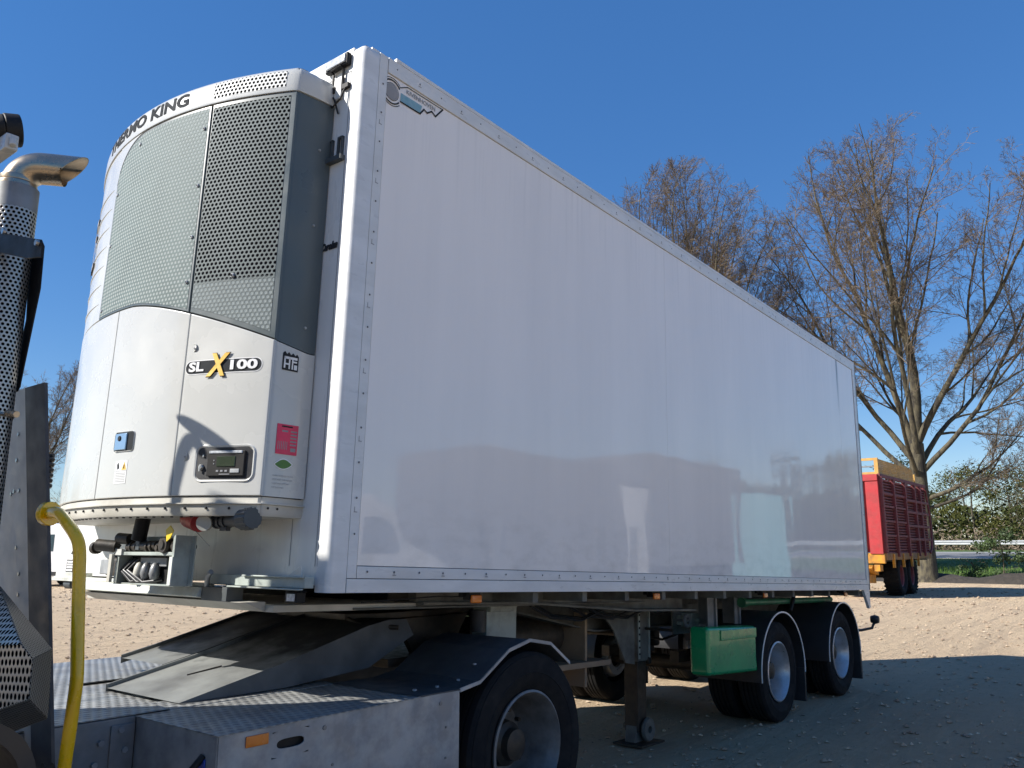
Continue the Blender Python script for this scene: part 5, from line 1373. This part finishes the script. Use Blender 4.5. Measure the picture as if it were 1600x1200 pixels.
def fan(n, lr, rr, elo, ehi, seed, t0=.72):
    r = random.Random(seed); out = []
    for i in range(n):
        az = 2 * pi * i / n + r.uniform(-.3, .3); el = radians(r.uniform(elo, ehi)); out.append((az, el, lr * r.uniform(.85, 1.1), rr * r.uniform(.7, 1.1), t0 + (1 - t0) * r.random()))
    return out
SPEC = [(11, .50, 18, 42, 9, .09, .04, 6, .18), (10, .42, 24, 52, 6, .11, .03, 4, .14), (8, .46, 25, 56, 4, .13, .02, 3, .12), (6, .50, 25, 60, 2, .14, .0, 3, .12), (4, .60, 25, 62, 1, .16, .0, 3, .15)]
BT = (41.5, 6.75, 0)
limbs = [(az, radians(el), ln, r_, t) for az, el, ln, r_, t in (
    (0.3, 86, 17.0, .30, 1.0), (2.0, 70, 16.0, .19, .93), (3.6, 68, 15.5, .17, .86), (4.75, 64, 15.5, .19, .97), (5.7, 60, 14.5, .16, .80), (1.3, 56, 14.0, .16, .84),
    (1.75, 42, 11.0, .145, .74), (4.9, 44, 12.0, .145, .76), (3.1, 46, 10.5, .12, .72), (0.5, 46, 10.5, .12, .78),
    (4.85, 12, 4.6, .13, .58), (5.1, 4, 4.2, .10, .52))]
make_tree('bare_tree', 'big bare spreading tree with grey limbs behind the red wagon', 'tree', BT, 5, 18, 6.6, .40, limbs, SPEC, buds=.35, budsize=.022, env=((0, -.3, 13.2), (9.4, 9.9)))
SP2 = [(14, .36, 18, 44, 6, .08, .05, 5, .22), (10, .44, 22, 50, 4, .12, .03, 3, .14), (8, .50, 25, 55, 2, .14, .0, 3, .12), (5, .55, 25, 60, 1, .16, 0, 3, .1)]
l2 = [(2 * pi * i / 13 + .2, radians(66 + 4 * (i % 5)), 16.6 - (i % 3) * .9, .17, .9) for i in range(13)] + [(4.6, radians(50), 12, .14, .7), (1.5, radians(52), 12, .14, .7)]
make_tree('bare_tree', 'bare tree rising behind the middle of the trailer roof', 'tree', (38.3, 17.0, 0), 9, 20, 5.0, .36, l2, SP2, buds=.3, budsize=.022, env=((0, 0, 13.6), (6.6, 9.7)))
SP4 = SP2
l3 = [(2 * pi * i / 9, radians(50 + 6 * (i % 4)), 11.8 - (i % 3) * .6, .13, .9) for i in range(9)]
make_tree('bare_tree', 'distant bare tree between the galvanised post and the cooling unit', 'tree', (17.6, 51.5, 0), 13, 12, 2.6, .26, l3, SP4, buds=.2, budsize=.02, env=((0, 0, 8.0), (5.6, 6.6)))
# smaller bare tree low between the two big ones
make_tree('bare_tree', 'lower bare tree filling the gap between the two taller trees over the roof', 'tree', (46.5, 15.6, 0), 17, 12, 3.0, .24,
          [(2 * pi * i / 9 + .5, radians(52 + 6 * (i % 4)), 13.0 - (i % 3), .13, .9) for i in range(9)], SP4, buds=.3, budsize=.02, env=((0, 0, 9.5), (6.2, 7.2)))

# ------------------------------------------------------------------ woods beyond the road, bush at the bank
def leafy(name, label, cat, loc, seed, H, R, m, n, base=.25, group=None, size=.28, trunk_r=.16, lobes=14):
    rnd = random.Random(seed); root = thing(name, label, cat, loc, (0, 0, 0), group)
    g = G(); g.tube([(0, 0, -.3), (rnd.uniform(-.2, .2), rnd.uniform(-.2, .2), H * .5), (rnd.uniform(-.3, .3), 0, H * .92)], [trunk_r, trunk_r * .7, .03], 7, cap=False)
    for i in range(12):
        z = H * rnd.uniform(base, .85); a = rnd.uniform(0, 2 * pi); l = R * rnd.uniform(.5, .95)
        g.tube([(0, 0, z), (cos(a) * l * .5, sin(a) * l * .5, z + l * .25), (cos(a) * l, sin(a) * l, z + l * .35)], [trunk_r * .35, trunk_r * .2, .01], 4, cap=False)
    obj('trunk', g, 'bark', root, smooth=60, fix=False)
    cl = []
    for i in range(lobes):
        z = H * rnd.uniform(base, 1.0); k = math.sqrt(max(.05, 1 - ((z / H - .55) / .55) ** 2)); a = rnd.uniform(0, 2 * pi); rr = R * k * rnd.uniform(.2, .8)
        cl.append((V((cos(a) * rr, sin(a) * rr, z)), R * rnd.uniform(.28, .5)))
    g = G()
    for i in range(n):
        c, r = rnd.choice(cl); q = V((rnd.gauss(0, 1), rnd.gauss(0, 1), rnd.gauss(0, .8))); q = q.normalized() * r * rnd.random() ** .45; p = c + q
        d = (q.normalized() + V((rnd.gauss(0, .5), rnd.gauss(0, .5), rnd.gauss(0, .5)))).normalized(); u = perp(d, rnd) * size * rnd.uniform(.4, 1.1); v = d.cross(u) * rnd.uniform(.4, .8)
        k = len(g.v); g.v += [tuple(p - u), tuple(p - v), tuple(p + u), tuple(p + v)]; g.f.append((k, k + 1, k + 2, k + 3))
    o = obj('foliage', g, m, root, fix=False); o['kind'] = 'stuff'; return root
GW = 'trees in the far wood beyond the road'
p1 = leafy('woodland_tree', 'olive leafing tree in the far wood beyond the guardrail', 'tree', (84, 1.0, 1.2), 31, 10.0, 4.0, 'olive_leaf', 3600, .15, GW, .15, lobes=18)
p2 = leafy('woodland_tree', 'dark green tree in the far wood beyond the guardrail', 'tree', (90, -4.5, 1.2), 32, 11.5, 4.4, 'greygreen_leaf', 4600, .08, GW, .16, lobes=24)
SP3 = [(9, .42, 25, 55, 4, .1, .03, 3, .12), (7, .5, 25, 55, 3, .14, .0, 3, .10)]
p3 = make_tree('woodland_tree', 'thin grey leafless tree in the far wood beyond the guardrail', 'tree', (80, 6, 1.2), 33, 9, 2.6, .13, [(2 * pi * i / 6, radians(60 + 8 * (i % 2)), 6.2, .07, .9) for i in range(6)], SP3, 0, GW, .6, .06)
rw = random.Random(77)
for i in range(96):
    y = -46 + (i % 64) * 2.4 + rw.uniform(-1, 1); x = rw.uniform(79, 96) if i < 64 else rw.uniform(100, 125)
    src = (p1, p3, p2, p3, p1)[i % 5] if x > 84 else (p3, p1, p3)[i % 3]
    c = copy_tree(src); c.location = (x, y, 1.2); c.rotation_euler.z = rw.uniform(0, 6.28); k = rw.uniform(.62, .98); c.scale = (k * 1.1, k * 1.1, k)
for i in range(70):
    a = radians(62 + i * 2.9); d = rw.uniform(110, 135); src = (p1, p2, p3, p2)[i % 4]
    c = copy_tree(src); c.location = (d * cos(a), d * sin(a), 0); c.rotation_euler.z = rw.uniform(0, 6.28); k = rw.uniform(.75, 1.15); c.scale = (k * 1.6, k * 1.6, k)
    c['label'] = c['label'].replace('in the far wood beyond the guardrail', 'in the wood round the far edge of the yard').replace('far wood beyond the guardrail', 'wood round the yard'); c['group'] = 'trees round the far edge of the yard'
g = G(); rg = random.Random(14)
for i in range(30000):
    y = rg.uniform(-60, 120); x = rg.uniform(98, 108); z = 1.2 + 7.5 * rg.random() ** 1.5 * (.8 + .2 * sin(y * .35)); u = V((rg.gauss(0, .4), rg.gauss(0, 1), rg.gauss(0, 1))).normalized() * rg.uniform(.2, .5); v = perp(u.normalized(), rg) * rg.uniform(.1, .3)
    k = len(g.v); p = V((x, y, z)); g.v += [tuple(p - u), tuple(p - v), tuple(p + u), tuple(p + v)]; g.f.append((k, k + 1, k + 2, k + 3))
tag(obj('deep_wood', g, 'greygreen_leaf', fix=False), 'dim mass of foliage deep inside the far wood', 'wood', kind='stuff')
# undergrowth in the far wood
g = G(); rg = random.Random(4)
for i in range(26000):
    y = rg.uniform(-50, 110); x = rg.uniform(76, 84); z = 1.2 + abs(rg.gauss(0, 1.1)); u = V((rg.gauss(0, 1), rg.gauss(0, 1), rg.gauss(0, 1))).normalized() * rg.uniform(.10, .25); v = perp(u.normalized(), rg) * rg.uniform(.02, .08)
    k = len(g.v); p = V((x, y, z)); g.v += [tuple(p - u), tuple(p - v), tuple(p + u), tuple(p + v)]; g.f.append((k, k + 1, k + 2, k + 3))
tag(obj('undergrowth', g, 'twig', fix=False), 'tangled brown undergrowth at the foot of the far wood', 'undergrowth', kind='stuff')
bs = leafy('bush', 'loose green bush growing on the grass bank right of the big tree', 'bush', (42.3, 3.75, .1), 41, 2.3, 1.15, 'bush_leaf', 2200, .05, None, .07, .03, 12)
leafy('bush', 'low scrub at the foot of the grass bank, left of the green bush', 'bush', (43.5, 5.2, .1), 42, .9, .8, 'bush_leaf', 700, .05, None, .06, .02, 8)
# soil mound along the bank
rows = []; rm = random.Random(6); g = G(); ny = 220
for i in range(ny + 1):
    y = -40 + 120 * i / ny; h = .42 + .16 * math.sin(i * .9) * rm.uniform(.3, 1) + rm.uniform(-.07, .07)
    rows.append([(41.0 + rm.uniform(-.1, .1), y, -.03), (41.4, y, h * .55 + rm.uniform(-.05, .05)), (42.0 + rm.uniform(-.12, .12), y, h), (42.6, y, h * .75 + rm.uniform(-.05, .05)), (43.4, y, -.1)])
g.loft(rows); tag(obj('soil_mound', g, 'soil', smooth=70), kind='structure')

# ------------------------------------------------------------------ loose stuff on the ground
def scatter(name, m, n, seed, smin, smax, label, cat):
    rnd = random.Random(seed); g = G()
    for i in range(n):
        d = 3.2 + 36 * rnd.random() ** 1.6; a = YAW + rnd.uniform(-.66, .66); x, y = CAM.x + d * cos(a), CAM.y + d * sin(a)
        s_ = (smin + (smax - smin) * rnd.random() ** 3.5) * (.6 + d / 30); 
        vs = []
        for (a_, b_, c_) in ((1, 0, 0), (-1, 0, 0), (0, 1, 0), (0, -1, 0), (0, 0, 1), (0, 0, -.6)):
            vs.append((x + s_ * (a_ + rnd.uniform(-.3, .3)), y + s_ * (b_ + rnd.uniform(-.3, .3)), s_ * .25 + s_ * .6 * (c_ + rnd.uniform(-.25, .25))))
        g.add(vs, [(0, 2, 4), (2, 1, 4), (1, 3, 4), (3, 0, 4), (2, 0, 5), (1, 2, 5), (3, 1, 5), (0, 3, 5)])
    tag(obj(name, g, m, fix=False), label, cat, kind='stuff')
scatter('gravel', 'stone', 12000, 51, .005, .036, 'pale pebbles scattered over the sandy yard', 'gravel')
scatter('earth_clods', 'clod', 9000, 52, .005, .045, 'brown clods of earth scattered over the sandy yard', 'clods')
g = G(); rnd = random.Random(8)
for i in range(30000):
    y = rnd.uniform(-8, 34); x = 42.8 + 14.5 * rnd.random() ** 1.5; z = (.10 + (x - 43.3) * .118 if x < 46 else .42 + (x - 46) * .06 if x < 50 else .66 + (x - 50) * .037) + .03; h = rnd.uniform(.06, .2) * (1.0 if x < 48 else .25); a = rnd.uniform(0, pi); w_ = rnd.uniform(.012, .03)
    k = len(g.v); g.v += [(x - cos(a) * w_, y - sin(a) * w_, z - .05), (x + cos(a) * w_, y + sin(a) * w_, z - .05), (x + rnd.uniform(-.06, .06), y + rnd.uniform(-.06, .06), z + h)]; g.f.append((k, k + 1, k + 2))
tag(obj('grass_tufts', g, 'blade', fix=False), 'fresh green grass blades on the bank beside the road', 'grass', kind='stuff')
